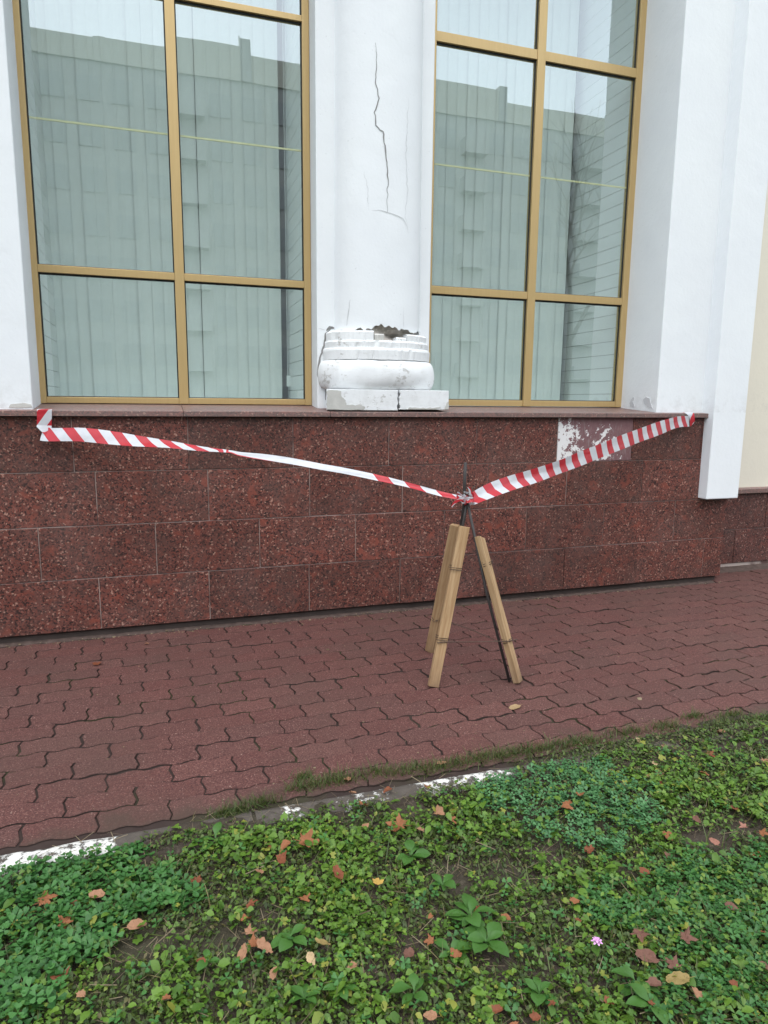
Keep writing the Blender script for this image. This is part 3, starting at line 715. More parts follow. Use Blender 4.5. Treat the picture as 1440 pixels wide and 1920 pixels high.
k = NT('paver', 0.78, spec=0.22)
v = k.pos()
r = k.rnd()
b1 = k.mix(k.noise(v, 9, 4, 0.6), (0.098, 0.046, 0.043), (0.155, 0.072, 0.066))
b1 = k.mix(k.math('MULTIPLY', r, 0.75), b1, (0.105, 0.068, 0.063))
b1 = k.mix(k.ramp(k.math('FRACT', k.math('MULTIPLY', r, 7.3)), [(0.55, 0.0), (1.0, 0.5)]), b1, (0.175, 0.098, 0.088))
fine = k.noise(v, 150, 4, 0.75)
b1 = k.mix(k.ramp(fine, [(0.42, 0.95), (0.55, 0.0)]), b1, (0.065, 0.034, 0.034))
sp = k.ramp(k.voro(v, 105, 'Distance'), [(0.14, 1.0), (0.24, 0.0)])
ss = k.ramp(k.sep(k.voro(v, 105, 'Color'))[0], [(0.66, 0.0), (0.74, 1.0)])
b1 = k.mix(k.ramp(k.noise(v, 190, 2, 0.6), [(0.54, 0.0), (0.66, 0.65)]), b1, (0.27, 0.165, 0.15))
b1 = k.mix(k.math('MULTIPLY', k.math('MULTIPLY', sp, ss), 0.8), b1, (0.40, 0.31, 0.28))
big = k.ramp(k.voro(v, 42, 'Distance'), [(0.08, 1.0), (0.15, 0.0)])
bs = k.ramp(k.sep(k.voro(v, 42, 'Color'))[1], [(0.84, 0.0), (0.88, 1.0)])
b1 = k.mix(k.math('MULTIPLY', big, k.math('MULTIPLY', bs, 0.7)), b1, (0.46, 0.40, 0.36))
dirt = k.ramp(k.noise(v, 1.7, 5, 0.62), [(0.46, 0.0), (0.74, 0.55)])
b1 = k.mix(dirt, b1, (0.092, 0.066, 0.058))
# mud creeping in from the lawn edge
yy = k.sep(v)[1]
mr = k.n('MapRange'); mr.inputs['From Min'].default_value = -1.70; mr.inputs['From Max'].default_value = -1.93; k.l(yy, mr.inputs['Value'])
mud = k.ramp(k.math('ADD', k.math('MULTIPLY', mr.outputs[0], 0.5), k.noise(v, 7, 5, 0.65)), [(0.70, 0.0), (0.95, 0.75)])
b1 = k.mix(mud, b1, (0.075, 0.060, 0.050))
k.color(k.mix(1.0, b1, (0.83, 0.665, 0.615), 'MULTIPLY'))
k.bump(k.math('ADD', k.math('MULTIPLY', fine, 0.6), k.noise(v, 60, 3)), 0.45, 0.004)
k.rough(k.math('MULTIPLY_ADD', k.noise(v, 3, 3), 0.4, 0.50))
M['paver'] = k.m
k = NT('joint_sand', 0.95, spec=0.1)
jc = k.mix(k.noise(k.pos(), 14, 4), (0.022, 0.015, 0.013), (0.060, 0.042, 0.037))
k.color(k.mix(k.ramp(k.noise(k.pos(), 2.6, 4), [(0.52, 0.0), (0.68, 0.7)]), jc, (0.040, 0.050, 0.018)))
M['joint'] = k.m
M['mortar'] = plain('dusty_mortar', (0.082, 0.058, 0.050), 0.95, 0.1, var=0.7, scale=26, bump=0.7)

pave = tag(link('pavement', mesh('pavement', [(-7, -1.93, GZ - 0.0075), (9, -1.93, GZ - 0.0075), (9, 0.34, GZ - 0.0075), (-7, 0.34, GZ - 0.0075)], [(0, 1, 2, 3)]), M['joint']), kind='structure')
PX, PY, Y0 = 0.2213, 0.1165, -1.9000
def paver_outline(w, d, gx, gy, amp=0.0075):
    """wavy interlocking block, origin at its left lower corner"""
    pts = []
    n = 10
    wave = lambda x: -amp * math.sin(4 * math.pi * x / PX)
    ends = lambda t: -amp * 0.95 * math.sin(2 * math.pi * t)
    bot = [(gx + (w - 2 * gx) * i / n, 0) for i in range(n + 1)]
    pts += [(x, gy + wave(x)) for x, _ in bot]
    for j in range(1, 4):
        t = j / 4
        pts.append((w - gx - ends(t), gy + (d - 2 * gy) * t))
    pts += [(x, d - gy + wave(x)) for x, _ in bot[::-1]]
    for j in range(3, 0, -1):
        t = j / 4
        pts.append((gx - ends(t), gy + (d - 2 * gy) * t))
    return pts
def paver_mesh(w, d, gx=0.0028, gy=0.0013):
    o1 = paver_outline(w, d, gx, gy)
    o0 = paver_outline(w, d, gx + 0.0020, gy + 0.0016)
    n = len(o1)
    vs = [(x, y, 0) for x, y in o0] + [(x, y, -0.0026) for x, y in o1] + [(x, y, -0.014) for x, y in o1]
    fs = [tuple(range(n))] + [(n + i, n + (i + 1) % n, (i + 1) % n, i) for i in range(n)] + [(2 * n + i, 2 * n + (i + 1) % n, n + (i + 1) % n, n + i) for i in range(n)]
    me = mesh('paver', vs, fs)
    me.materials.append(M['paver']); me.materials.append(M['joint'])
    for q in range(1 + n, 1 + 2 * n): me.polygons[q].material_index = 1
    return me
PM = [paver_mesh(PX, PY, 0.0034, 0.0034), paver_mesh(PX, PY, 0.0044, 0.0042), paver_mesh(PX, PY, 0.0026, 0.0026)]
spots = []
NROW = 18
for row in range(NROW):
    y = Y0 + row * PY
    off = -1.80 + (0.1065 if row % 2 else 0.0) + (0.004 * (row % 3))
    ymax = -0.018
    for i in range(-16, 42):
        x = off + i * PX
        if x < -5 or x > 7.0: continue
        if y + PY > ymax and x < 2.62: continue
        if y + PY > 0.29: continue
        c = Vector((x + PX / 2, y + PY / 2, GZ))
        d = c - Vector(CAM)
        z = d.dot(fwd)
        u, w_ = FOCAL * d.dot(rt) / z, FOCAL * d.dot(up) / z
        seen = z > 0.3 and abs(u) < 760 and abs(w_) < 1000
        spots.append((not seen, z, x, y, row))
spots.sort()
rest = MB()
rr = random.Random(3)
for q, (hid, z, x, y, row) in enumerate(spots):
    me = rr.choice(PM)
    dz, ax, ay, az = rr.gauss(0, 0.0011), rr.gauss(0, 0.006), rr.gauss(0, 0.006), rr.gauss(0, 0.004)
    jx, jy = rr.gauss(0, 0.0012), rr.gauss(0, 0.0008)
    if q < 300 and not hid:
        o = link('paver', me)
        o.location = (x + jx, y + jy, GZ + dz)
        o.rotation_euler = (ax, ay, az)
        o.parent = pave
    else:
        rest.add([(vv.co.x + x + jx, vv.co.y + y + jy, vv.co.z + GZ + dz + vv.co.x * -ay + vv.co.y * ax) for vv in me.vertices], [tuple(p.vertices) for p in me.polygons])
ro = rest.build('far_pavers', [M['paver'], M['joint']], pave)
nv_ = len(PM[0].polygons)
for q, pl_ in enumerate(ro.data.polygons):
    if q % nv_ > (nv_ - 1) // 2: pl_.material_index = 1
ro['kind'] = 'stuff'

# dusty mortar and rubble strip along the wall foot
def strip_mesh(xs, y_in, y_out, z_in, z_out, seed, n=5):
    vs, fs = [], []
    for i, x in enumerate(xs):
        e = noise.noise(Vector((x * 5, seed, 0))) * 0.028 + noise.noise(Vector((x * 17, seed, 3))) * 0.020
        for j in range(n + 1):
            t = j / n
            y = y_in + (y_out + e - y_in) * t
            z = z_in + (z_out - z_in) * t ** 0.7 + noise.noise(Vector((x * 40, y * 40, seed))) * 0.004
            vs.append((x, y, z))
    for i in range(len(xs) - 1):
        for j in range(n):
            a = i * (n + 1) + j
            fs.append((a, a + 1, a + n + 2, a + n + 1))
    return mesh('mortar_strip', vs, fs, True)
tag(link('mortar_strip', strip_mesh([-5 + 0.02 * i for i in range(383)], 0.03, -0.030, GZ + 0.004, GZ - 0.010, 4), M['mortar']), kind='structure')
tag(link('mortar_strip', strip_mesh([2.64 + 0.02 * i for i in range(200)], 0.31, 0.20, GZ + 0.016, GZ - 0.008, 8), M['mortar']), kind='structure')

# flush kerb, limewashed long ago, mostly under soil
k = NT('kerb', 0.9, spec=0.2)
v = k.pos()
s = k.sep(v)
mx = k.n('MapRange'); mx.inputs['From Min'].default_value = -2.5; mx.inputs['From Max'].default_value = 0.5; k.l(s[0], mx.inputs['Value'])
P = lambda x: (x + 2.5) / 3.0
band = k.ramp(mx.outputs[0], [(0.0, 0.90), (P(-1.55), 0.90), (P(-1.47), 0.30), (P(-1.06), 0.15), (P(-1.00), 0.72), (P(-0.95), 0.66), (P(-0.90), 0.15), (P(-0.82), 0.62), (P(-0.66), 0.70), (P(-0.60), 0.1), (P(-0.53), 0.80), (P(-0.18), 0.68), (P(-0.12), 0.1), (1.0, 0.0)])
chip = k.noise(v, 38, 6, 0.72)
fine2 = k.noise(v, 9, 4, 0.6)
pm = k.ramp(k.math('ADD', k.math('MULTIPLY', band, 0.42), k.math('MULTIPLY_ADD', chip, 0.75, k.math('MULTIPLY', fine2, 0.35))), [(0.855, 0.0), (0.91, 1.0)])
conc = k.mix(k.noise(v, 30, 4), (0.045, 0.038, 0.032), (0.12, 0.10, 0.085))
k.color(k.mix(pm, conc, k.mix(chip, (0.46, 0.44, 0.40), (0.74, 0.72, 0.68))))
k.bump(k.math('ADD', k.math('MULTIPLY', pm, 0.5), chip), 0.7, 0.006)
M['kerb'] = k.m
kerb = tag(empty('kerb', (0, -1.98, GZ)), kind='structure')
kx = -6.0
while kx < 6:
    kl = 0.98
    b = MB()
    n = 24
    for i in range(n + 1):
        x = kx + 0.006 + (kl - 0.012) * i / n
        for (y, z) in ((-2.012, -0.12), (-2.012, GZ - 0.002), (-2.002, GZ + 0.006), (-1.952, GZ + 0.007), (-1.932, GZ - 0.002), (-1.932, -0.12)):
            b.v.append((x, y + noise.noise(Vector((x * 7, y * 9, 1))) * 0.004, z + (noise.noise(Vector((x * 12, y * 14, 5))) * 0.004 if z > -0.1 else 0)))
    for i in range(n):
        for j in range(5):
            a = i * 6 + j
            b.f.append((a, a + 6, a + 7, a + 1))
    b.f += [tuple(range(6)), tuple(n * 6 + j for j in range(5, -1, -1))]
    part(b, 'kerb_stone', M['kerb'], kerb)
    kx += kl

# lawn soil with bumps
def lawn_z(x, y):
    return -0.058 + 0.012 * noise.noise(Vector((x * 2.1, y * 2.1, 0))) + 0.010 * noise.noise(Vector((x * 7, y * 7, 4))) + 0.004 * noise.noise(Vector((x * 25, y * 25, 2)))
nx, ny = 190, 110
X0, X1, YA, YB = -4.5, 5.0, -5.5, -2.0
vs = []
for j in range(ny + 1):
    ty = (j / ny)
    y = YB + (YA - YB) * ty ** 1.5
    for i in range(nx + 1):
        x = X0 + (X1 - X0) * i / nx
        vs.append((x, y, lawn_z(x, y)))
fs = [(j * (nx + 1) + i, (j + 1) * (nx + 1) + i, (j + 1) * (nx + 1) + i + 1, j * (nx + 1) + i + 1) for j in range(ny) for i in range(nx)]
tag(link('lawn', mesh('lawn', vs, fs, True), M['soil']), kind='structure')
# soil washed over the kerb between the white stretches
def kerb_soil(x):
    on = 0.0
    for a, b in ((-1.47, -1.03), (-0.95, -0.82), (-0.64, -0.54), (-0.15, 6.0), (-6, -2.6)):
        on = max(on, min(1, max(0, (x - a) / 0.05)) * min(1, max(0, (b - x) / 0.05)))
    return on
vs, fs = [], []
xs = [-4.5 + 0.025 * i for i in range(381)]
nj = 12
for x in xs:
    on = kerb_soil(x)
    far = min(1, max(0, (x + 0.1) / 0.9))
    for j in range(nj + 1):
        t = j / nj
        y = -2.08 + (0.16 + 0.09 * far) * t + noise.noise(Vector((x * 8, t * 3, 7))) * 0.018 * t
        n1 = noise.noise(Vector((x * 14, y * 14, 2))) * 0.010 + noise.noise(Vector((x * 40, y * 40, 2))) * 0.004
        prof = math.sin(math.pi * min(1, t * 0.88 + 0.05)) ** 0.6
        z = GZ - 0.012 + on * prof * 0.020 + n1 * (0.3 + 0.7 * on)
        if j == nj: z = GZ - 0.013
        if j == 0: z = -0.075
        vs.append((x, y, z))
for i in range(len(xs) - 1):
    for j in range(nj):
        a = i * (nj + 1) + j
        fs.append((a, a + nj + 1, a + nj + 2, a + 1))
tag(link('washed_soil', mesh('washed_soil', vs, fs, True), M['soil']), 'dark soil washed over the kerb along the lawn edge', 'soil', kind='stuff')

# ---------------------------------------------------------------- tripod of boards and steel rods
k = NT('pine_board', 0.75, spec=0.25)
v = k.obj()
ring = k.noise(k.scale(v, (26, 26, 1.3)), 3.0, 4, 0.6, 0.8)
c = k.mix(k.ramp(ring, [(0.34, 0.0), (0.66, 1.0)]), (0.290, 0.178, 0.088), (0.47, 0.325, 0.185))
c = k.mix(k.ramp(k.noise(k.scale(v, (1, 1, 0.25)), 16, 4), [(0.55, 0.0), (0.76, 0.55)]), c, (0.18, 0.125, 0.080))
knot = k.ramp(k.voro(k.scale(v, (1, 1, 0.55)), 9.0, 'Distance'), [(0.10, 1.0), (0.17, 0.0)])
c = k.mix(k.math('MULTIPLY', knot, 0.75), c, (0.10, 0.055, 0.028))
grim = k.n('MapRange'); grim.inputs['From Min'].default_value = 0.16; grim.inputs['From Max'].default_value = 0.0; k.l(k.sep(v)[2], grim.inputs['Value'])
c = k.mix(k.math('MULTIPLY', grim.outputs[0], k.noise(v, 18, 4)), c, (0.12, 0.085, 0.065))
c = k.mix(k.math('MULTIPLY', k.rnd(), 0.5), c, (0.24, 0.125, 0.055))
k.color(c)
k.bump(ring, 0.25, 0.003)
M['pine'] = k.m
M['steel'] = plain('rusty_steel', (0.042, 0.036, 0.034), 0.65, 0.5, 0.3, var=0.5, scale=30)
M['wire'] = plain('rusted_wire', (0.085, 0.055, 0.042), 0.7, 0.4, 0.3, var=0.4, scale=40)
tri = empty('tripod_stand', (0.03, -1.07, GZ))
tag(tri, 'makeshift tripod of three wooden boards wired to steel rods', 'tripod')
def board(p0, p1, w, t, face, skew=0.0, name='leg', label=None):
    """a board from p0 (foot) to p1 (head), wide side turned to 'face'"""
    p0, p1 = Vector(p0), Vector(p1)
    d = (p1 - p0)
    L = d.length
    d.normalize()
    f = Vector(face); f = (f - d * f.dot(d)).normalized()
    s = d.cross(f).normalized()
    vs = []
    n = 8
    for i in range(n + 1):
        z = L * i / n
        for sx, sy in ((-1, -1), (1, -1), (1, 1), (-1, 1)):
            zz = z
            if i == n: zz += skew * sx * w / 2
            if i == 0: zz -= 0.0
            vs.append((sx * w / 2 + noise.noise(Vector((z * 6, sx, sy + L * 5))) * 0.0016, sy * t / 2 + noise.noise(Vector((z * 6, sx + 3, sy))) * 0.0016, zz))
    fs = [(3, 2, 1, 0), tuple(n * 4 + q for q in range(4))]
    for i in range(n):
        for q in range(4):
            a, b = i * 4 + q, i * 4 + (q + 1) % 4
            fs.append((a, b, b + 4, a + 4))
    o = link(name, mesh(name, vs, fs), M['pine'])
    bv = o.modifiers.new('bevel', 'BEVEL'); bv.width = 0.0025; bv.segments = 2; bv.limit_method = 'ANGLE'
    mw = Matrix((( s.x, -f.x, d.x, p0.x), (s.y, -f.y, d.y, p0.y), (s.z, -f.z, d.z, p0.z), (0, 0, 0, 1)))
    if mw.to_3x3().determinant() < 0:
        mw = Matrix(((-s.x, -f.x, d.x, p0.x), (-s.y, -f.y, d.y, p0.y), (-s.z, -f.z, d.z, p0.z), (0, 0, 0, 1)))
    o.matrix_world = mw
    o.parent = tri
    o.matrix_parent_inverse = Matrix.Translation(-Vector(tri.location))
    if label: o['label'] = label
    return o
FL, FR, FB = Vector((-0.162, -1.191, GZ)), Vector((0.247, -1.262, GZ)), Vector((-0.007, -0.76, GZ))
AP = Vector((0.045, -1.065, 0.815))
def along(f, z): t = (z - f.z) / (AP.z - f.z); return f.lerp(AP, t)
board(FL + Vector((0.0, 0, 0.002)), along(FL, 0.705) + Vector((0.008, 0.0, 0)), 0.050, 0.028, (-0.15, -1, 0.15), 0.05)
board(FR + Vector((0.004, 0, 0.002)), along(FR, 0.652) + Vector((0.014, -0.004, 0)), 0.038, 0.034, (0.55, -0.8, 0.1), -0.55)
board(FB + Vector((0, 0, 0.002)), along(FB, 0.70) + Vector((-0.022, 0.02, 0)), 0.050, 0.026, (-0.75, -0.6, 0.1), 0.2)
rods = MB()
part(MB().tube([FR + Vector((-0.030, 0.022, 0.0)), along(FR, 0.40) + Vector((-0.020, 0.02, 0)), AP + Vector((-0.004, 0.0, 0.03))], 0.0072, 8), 'steel_rod', M['steel'], tri, smooth=True)
part(MB().tube([along(FL, 0.50) + Vector((0.01, 0.028, 0)), along(FL, 0.74) + Vector((0.005, 0.01, 0)), AP + Vector((0.006, 0.006, 0.03))], 0.0075, 8), 'steel_rod', M['steel'], tri, smooth=True)
part(MB().tube([along(FB, 0.42) + Vector((0.01, -0.03, 0)), AP + Vector((-0.006, 0.02, -0.02)), Vector((0.036, -1.05, 0.90)), Vector((0.037, -1.05, 1.010))], 0.0085, 8), 'steel_rod', M['steel'], tri, smooth=True)
part(MB().tube([AP + Vector((-0.055, 0.0, 0.085)), AP + Vector((-0.02, -0.005, 0.05)), AP + Vector((0.02, -0.01, 0.03))], 0.0028, 5), 'wire', M['wire'], tri)
part(MB().tube([AP + Vector((0.0, -0.01, 0.045)), AP + Vector((0.018, -0.01, 0.07)), AP + Vector((0.036, -0.01, 0.085))], 0.0032, 5), 'wire', M['wire'], tri)
def wrap(f, z, w, t, n=2.2, off=(0, 0, 0), r=0.0016):
    c = along(f, z) + Vector(off)
    d = (AP - f).normalized()
    a = d.cross(Vector((0, 1, 0))).normalized(); b = d.cross(a)
    pts = []
    for i in range(int(n * 14)):
        th = 2 * math.pi * i / 14
        q = max(abs(math.cos(th)) / w, abs(math.sin(th)) / t)
        pts.append(c + a * math.cos(th) / q + b * math.sin(th) / q + d * (i / 14 * 0.010))
    return part(MB().tube(pts, r, 4, False), 'wire', M['wire'], tri)
wrap(FL, 0.175, 0.031, 0.018, off=(0.002, 0, 0)); wrap(FL, 0.50, 0.031, 0.020, off=(0.005, 0, 0))
wrap(FR, 0.155, 0.026, 0.021, off=(0.010, 0, 0)); wrap(FR, 0.52, 0.026, 0.021, off=(0.018, 0.002, 0)); wrap(FB, 0.16, 0.030, 0.016, 1.2)
pL, pR, pB = along(FL, 0.172), along(FR, 0.165), along(FB, 0.165)
part(MB().tube([pL + Vector((-0.03, -0.018, 0)), pL + Vector((0.0, -0.020, 0.002)), pL.lerp(pR, 0.5) + Vector((0, -0.01, -0.004)), pR + Vector((0, -0.03, 0.004)), pR + Vector((0.055, -0.02, 0.004))], 0.0024, 5), 'wire', M['wire'], tri)
part(MB().tube([pB + Vector((-0.02, -0.015, 0.0)), pB + Vector((0.02, -0.02, 0)), pB.lerp(pR, 0.5), pR + Vector((-0.03, 0.01, -0.01))], 0.0024, 5), 'wire', M['wire'], tri)

# ---------------------------------------------------------------- barrier tape
k = NT('barrier_tape', 0.35, spec=0.5)
uv = k.n('UVMap', uv_map='UVMap')
s = k.sep(uv.outputs[0])
st = k.math('FRACT', k.math('ADD', s[0], s[1]))
red = k.ramp(st, [(0.0, 1.0), (0.490, 1.0), (0.50, 0.0), (0.99, 0.0), (1.0, 1.0)])
wh = k.mix(k.noise(k.pos(), 30, 3), (0.60, 0.62, 0.66), (0.76, 0.77, 0.80))
rd = k.mix(k.noise(k.pos(), 25, 3), (0.50, 0.022, 0.035), (0.62, 0.040, 0.055))
k.color(k.mix(red, wh, rd))
dif = k.n('BsdfTranslucent'); k.l(k.mix(red, wh, rd), dif.inputs[0])
mxs = k.n('MixShader'); mxs.inputs[0].default_value = 0.30
k.l(k.b.outputs[0], mxs.inputs[1]); k.l(dif.outputs[0], mxs.inputs[2]); k.l(mxs.outputs[0], k.out.inputs['Surface'])
k.bump(k.noise(k.scale(k.pos(), (1, 1, 3)), 18, 2), 0.25, 0.01)
M['tape'] = k.m
tape = empty('barrier_tape', (0.045, -1.065, 0.82))
tag(tape, 'red and white striped barrier tape tied to the tripod and stuck to the sill', 'tape')
def ribbon(rows, name, per, slant, u0=0.0, across=6, fold=None, sub=5, umap=None):
    """rows: list of (top, bottom) points; smooth cross strips with a small crease"""
    n = len(rows)
    T = [Vector(r[0]) for r in rows]; B = [Vector(r[1]) for r in rows]
    def cr(P, i, t):
        p0, p1, p2, p3 = P[max(i - 1, 0)], P[i], P[min(i + 1, n - 1)], P[min(i + 2, n - 1)]
        return 0.5 * ((2 * p1) + (p2 - p0) * t + (2 * p0 - 5 * p1 + 4 * p2 - p3) * t * t + (3 * p1 - p0 - 3 * p2 + p3) * t ** 3)
    TT, BB = [], []
    for i in range(n - 1):
        for q in range(sub):
            TT.append(cr(T, i, q / sub)); BB.append(cr(B, i, q / sub))
    TT.append(T[-1]); BB.append(B[-1])
    vs, fs, us = [], [], []
    s = 0.0
    for i in range(len(TT)):
        if i: s += ((TT[i] + BB[i]) / 2 - (TT[i - 1] + BB[i - 1]) / 2).length
        d = (TT[min(i + 1, len(TT) - 1)] - TT[max(i - 1, 0)]).normalized()
        nrm = d.cross(BB[i] - TT[i])
        nrm = nrm.normalized() if nrm.length > 1e-6 else Vector((0, -1, 0))
        for j in range(across + 1):
            t = j / across
            p = TT[i].lerp(BB[i], t)
            if fold: p = p + nrm * fold(t, s)
            vs.append(p); us.append((u0 + (umap(s) if umap else s / per), t * (slant if not umap else slant * (1 if s < 1.0 else 0.35))))
    m = across + 1
    for i in range(len(TT) - 1):
        for j in range(across):
            a = i * m + j
            fs.append((a, a + 1, a + m + 1, a + m))
    me = mesh(name, vs, fs, True)
    ul = me.uv_layers.new(name='UVMap')
    for lp in me.loops: ul.data[lp.index].uv = us[lp.vertex_index]
    return child(link(name, me, M['tape']), tape)
def full_width(row, hdir, width=0.076):
    """turn the ribbon about its run so that its real width is kept where it is seen edge-on"""
    t, b = Vector(row[:3]), Vector(row[3:])
    c = (t + b) / 2
    h = (t - b).length
    w_ = min(width, max(h * 1.35, 0.022))            # film bunches up where it twists
    side = math.sqrt(max(0.0, w_ ** 2 - h ** 2)) / 2 if h < w_ else 0.0
    return c + (t - b) / 2 + hdir * side, c - (t - b) / 2 - hdir * side
hl = Vector((0.46, 0.888, 0.0))
def left_u(s):
    # the film is wound on itself past the twist and shows its white stretch there
    if s < 1.02: return s / 0.136
    u1 = 1.02 / 0.136
    if s < 1.75: return u1 + (math.floor(u1) + 1.42 - 0.0 - u1) + (s - 1.02) * 0.25
    return u1 + (math.floor(u1) + 1.42 - u1) + 0.73 * 0.25 + (s - 1.75) / 0.16
rowsL = [full_width(r, hl * (1 if i < 8 else 1)) for i, r in enumerate(TAPE_LEFT)]
o = ribbon(rowsL, 'left_run', 0.136, -0.62, 0.22, fold=lambda t, s: 0.003 * math.sin(9 * s + 5 * t), umap=left_u)
o['label'] = 'twisted left run of the tape hanging to the sill'
hr = Vector((-0.42, 0.907, 0.0))
rowsR = [full_width(r, hr) for r in TAPE_RIGHT]
o = ribbon(rowsR, 'right_run', 0.128, -0.30, 0.1, fold=lambda t, s: (0.034 * (0.5 - abs(t - 0.5)) * max(0.1, 1 - s / 1.3) + 0.002 * math.sin(14 * s + 3 * t)))
o['label'] = 'taut right run of the tape rising to the sill corner'
tl = [Vector(q) for q in TAIL_LEFT]
ribbon([(tl[0] + Vector((0, 0.045, 0.003)), tl[1] + Vector((0, 0.045, 0.003))), (tl[0] + Vector((0, 0.006, 0.0)), tl[1] + Vector((0, 0.006, 0.0))), (tl[0] + Vector((0, 0.0, -0.01)), tl[1] + Vector((0, 0.0, -0.01))), (tl[2], tl[3])], 'tape_end', 0.146, 0.75, 0.62)
# fold from the hanging end into the run
f0, f1 = Vector(rowsL[0][0]), Vector(rowsL[0][1])
ribbon([(tl[2] + Vector((0, -0.003, 0.002)), tl[3] + Vector((0, -0.003, 0.002))), (tl[2] + Vector((0.0, -0.008, -0.006)), tl[3] + Vector((0.0, -0.007, -0.020))), (Vector((tl[2].x + 0.005, -0.056, tl[2].z - 0.012)), f1 + Vector((0.05, -0.008, 0.0)))], 'tape_fold', 0.146, 0.4, 0.55)
tr_ = [Vector(q) for q in TAIL_RIGHT]
e0, e1 = Vector(rowsR[-1][0]), Vector(rowsR[-1][1])
ribbon([(Vector((2.20, -0.005, 1.2385)), Vector((2.275, -0.005, 1.2385))), (Vector((2.205, -0.038, 1.233)), Vector((2.28, -0.038, 1.233))), (Vector((2.235, -0.046, 1.205)), Vector((2.287, -0.046, 1.185))), (e1 + Vector((0.005, -0.006, 0.0)), e1 + Vector((0.03, -0.006, 0.02)))], 'tape_end', 0.14, 0.5, 0.3)
# knot round the rods: crumpled loops of tape
def loop(c, a, b, tilt, w, name, u0, turns=1.15, seed=0):
    rows = []
    m = 16
    R_ = Matrix.Rotation(tilt, 3, 'X') @ Matrix.Rotation(seed * 1.3, 3, 'Z')
    for i in range(m + 1):
        th = 2 * math.pi * turns * i / m
        p = Vector((a * math.cos(th), b * math.sin(th), 0)) * (1 + 0.15 * noise.noise(Vector((i * 0.7, seed, 0))))
        q = Vector((0, 0, w / 2)) * (1 + 0.4 * noise.noise(Vector((i * 0.9, seed, 4)))) + Vector((0.004 * math.sin(i * 2.1), 0.004 * math.cos(i * 1.7), 0))
        rows.append((Vector(c) + R_ @ (p + q), Vector(c) + R_ @ (p - q)))
    return ribbon(rows, name, 0.12, 0.5, u0, across=3, sub=2)
kc = Vector((0.045, -1.068, 0.838))
loop(kc, 0.020, 0.020, 0.15, 0.030, 'knot', 0.0, 1.3, 1)
loop(kc + Vector((0.004, -0.004, 0.012)), 0.026, 0.022, 0.7, 0.022, 'knot', 0.4, 1.2, 2)
loop(kc + Vector((0.008, -0.006, -0.014)), 0.024, 0.022, -0.5, 0.024, 'knot', 0.7, 1.1, 3)
loop(kc + Vector((-0.035, -0.008, 0.004)), 0.030, 0.014, 0.9, 0.016, 'knot', 0.2, 1.0, 4)
ribbon([(kc + Vector((-0.03, -0.02, 0.012)), kc + Vector((-0.03, -0.02, -0.004))), (kc + Vector((-0.055, -0.03, 0.008)), kc + Vector((-0.058, -0.03, -0.008))), (kc + Vector((-0.085, -0.035, -0.006)), kc + Vector((-0.082, -0.035, -0.020))), (kc + Vector((-0.100, -0.036, -0.028)), kc + Vector((-0.094, -0.036, -0.034)))], 'tape_tail', 0.12, 0.5, 0.6)
ribbon([(kc + Vector((0.0, -0.015, 0.02)), kc + Vector((0.012, -0.015, 0.016))), (kc + Vector((-0.004, -0.02, 0.045)), kc + Vector((0.012, -0.02, 0.042))), (kc + Vector((-0.012, -0.02, 0.058)), kc + Vector((-0.002, -0.022, 0.060)))], 'tape_tail', 0.12, 0.5, 0.5)
# ---------------------------------------------------------------- lawn plants
def leaf_mat(name, lo, hi, odd=None, rough=0.45, trans=0.25, spec=0.35, nscale=3.0):
    k = NT(name, rough, spec=spec)
    i = k.island()
    c = k.mix(i, lo, hi)
    if odd: c = k.mix(k.ramp(i, [(0.90, 0.0), (0.96, 0.8)]), c, odd)
    c = k.mix(k.math('MULTIPLY', k.noise(k.pos(), nscale, 3), 0.5), c, tuple(x * 0.62 for x in lo))
    k.color(c)
    t = k.n('BsdfTranslucent'); k.l(c, t.inputs[0])
    m = k.n('MixShader'); m.inputs[0].default_value = trans
    k.l(k.b.outputs[0], m.inputs[1]); k.l(t.outputs[0], m.inputs[2]); k.l(m.outputs[0], k.out.inputs['Surface'])
    return k.m
M['clover'] = leaf_mat('clover_green', (0.033, 0.115, 0.024), (0.085, 0.225, 0.053), (0.15, 0.22, 0.04))
M['clover_blue'] = leaf_mat('clover_bluish', (0.050, 0.150, 0.050), (0.115, 0.275, 0.100))
M['weed'] = leaf_mat('weed_green', (0.056, 0.126, 0.013), (0.165, 0.285, 0.036), (0.31, 0.28, 0.05))
M['moss'] = leaf_mat('fine_weeds', (0.040, 0.068, 0.012), (0.110, 0.155, 0.032), (0.17, 0.12, 0.055))
M['grass'] = leaf_mat('grass_green', (0.040, 0.075, 0.014), (0.125, 0.150, 0.035), (0.26, 0.20, 0.09))
M['straw'] = leaf_mat('dry_straw', (0.12, 0.085, 0.05), (0.30, 0.24, 0.15), rough=0.8)
M['plantain'] = leaf_mat('plantain_green', (0.040, 0.115, 0.016), (0.080, 0.190, 0.036), nscale=9)

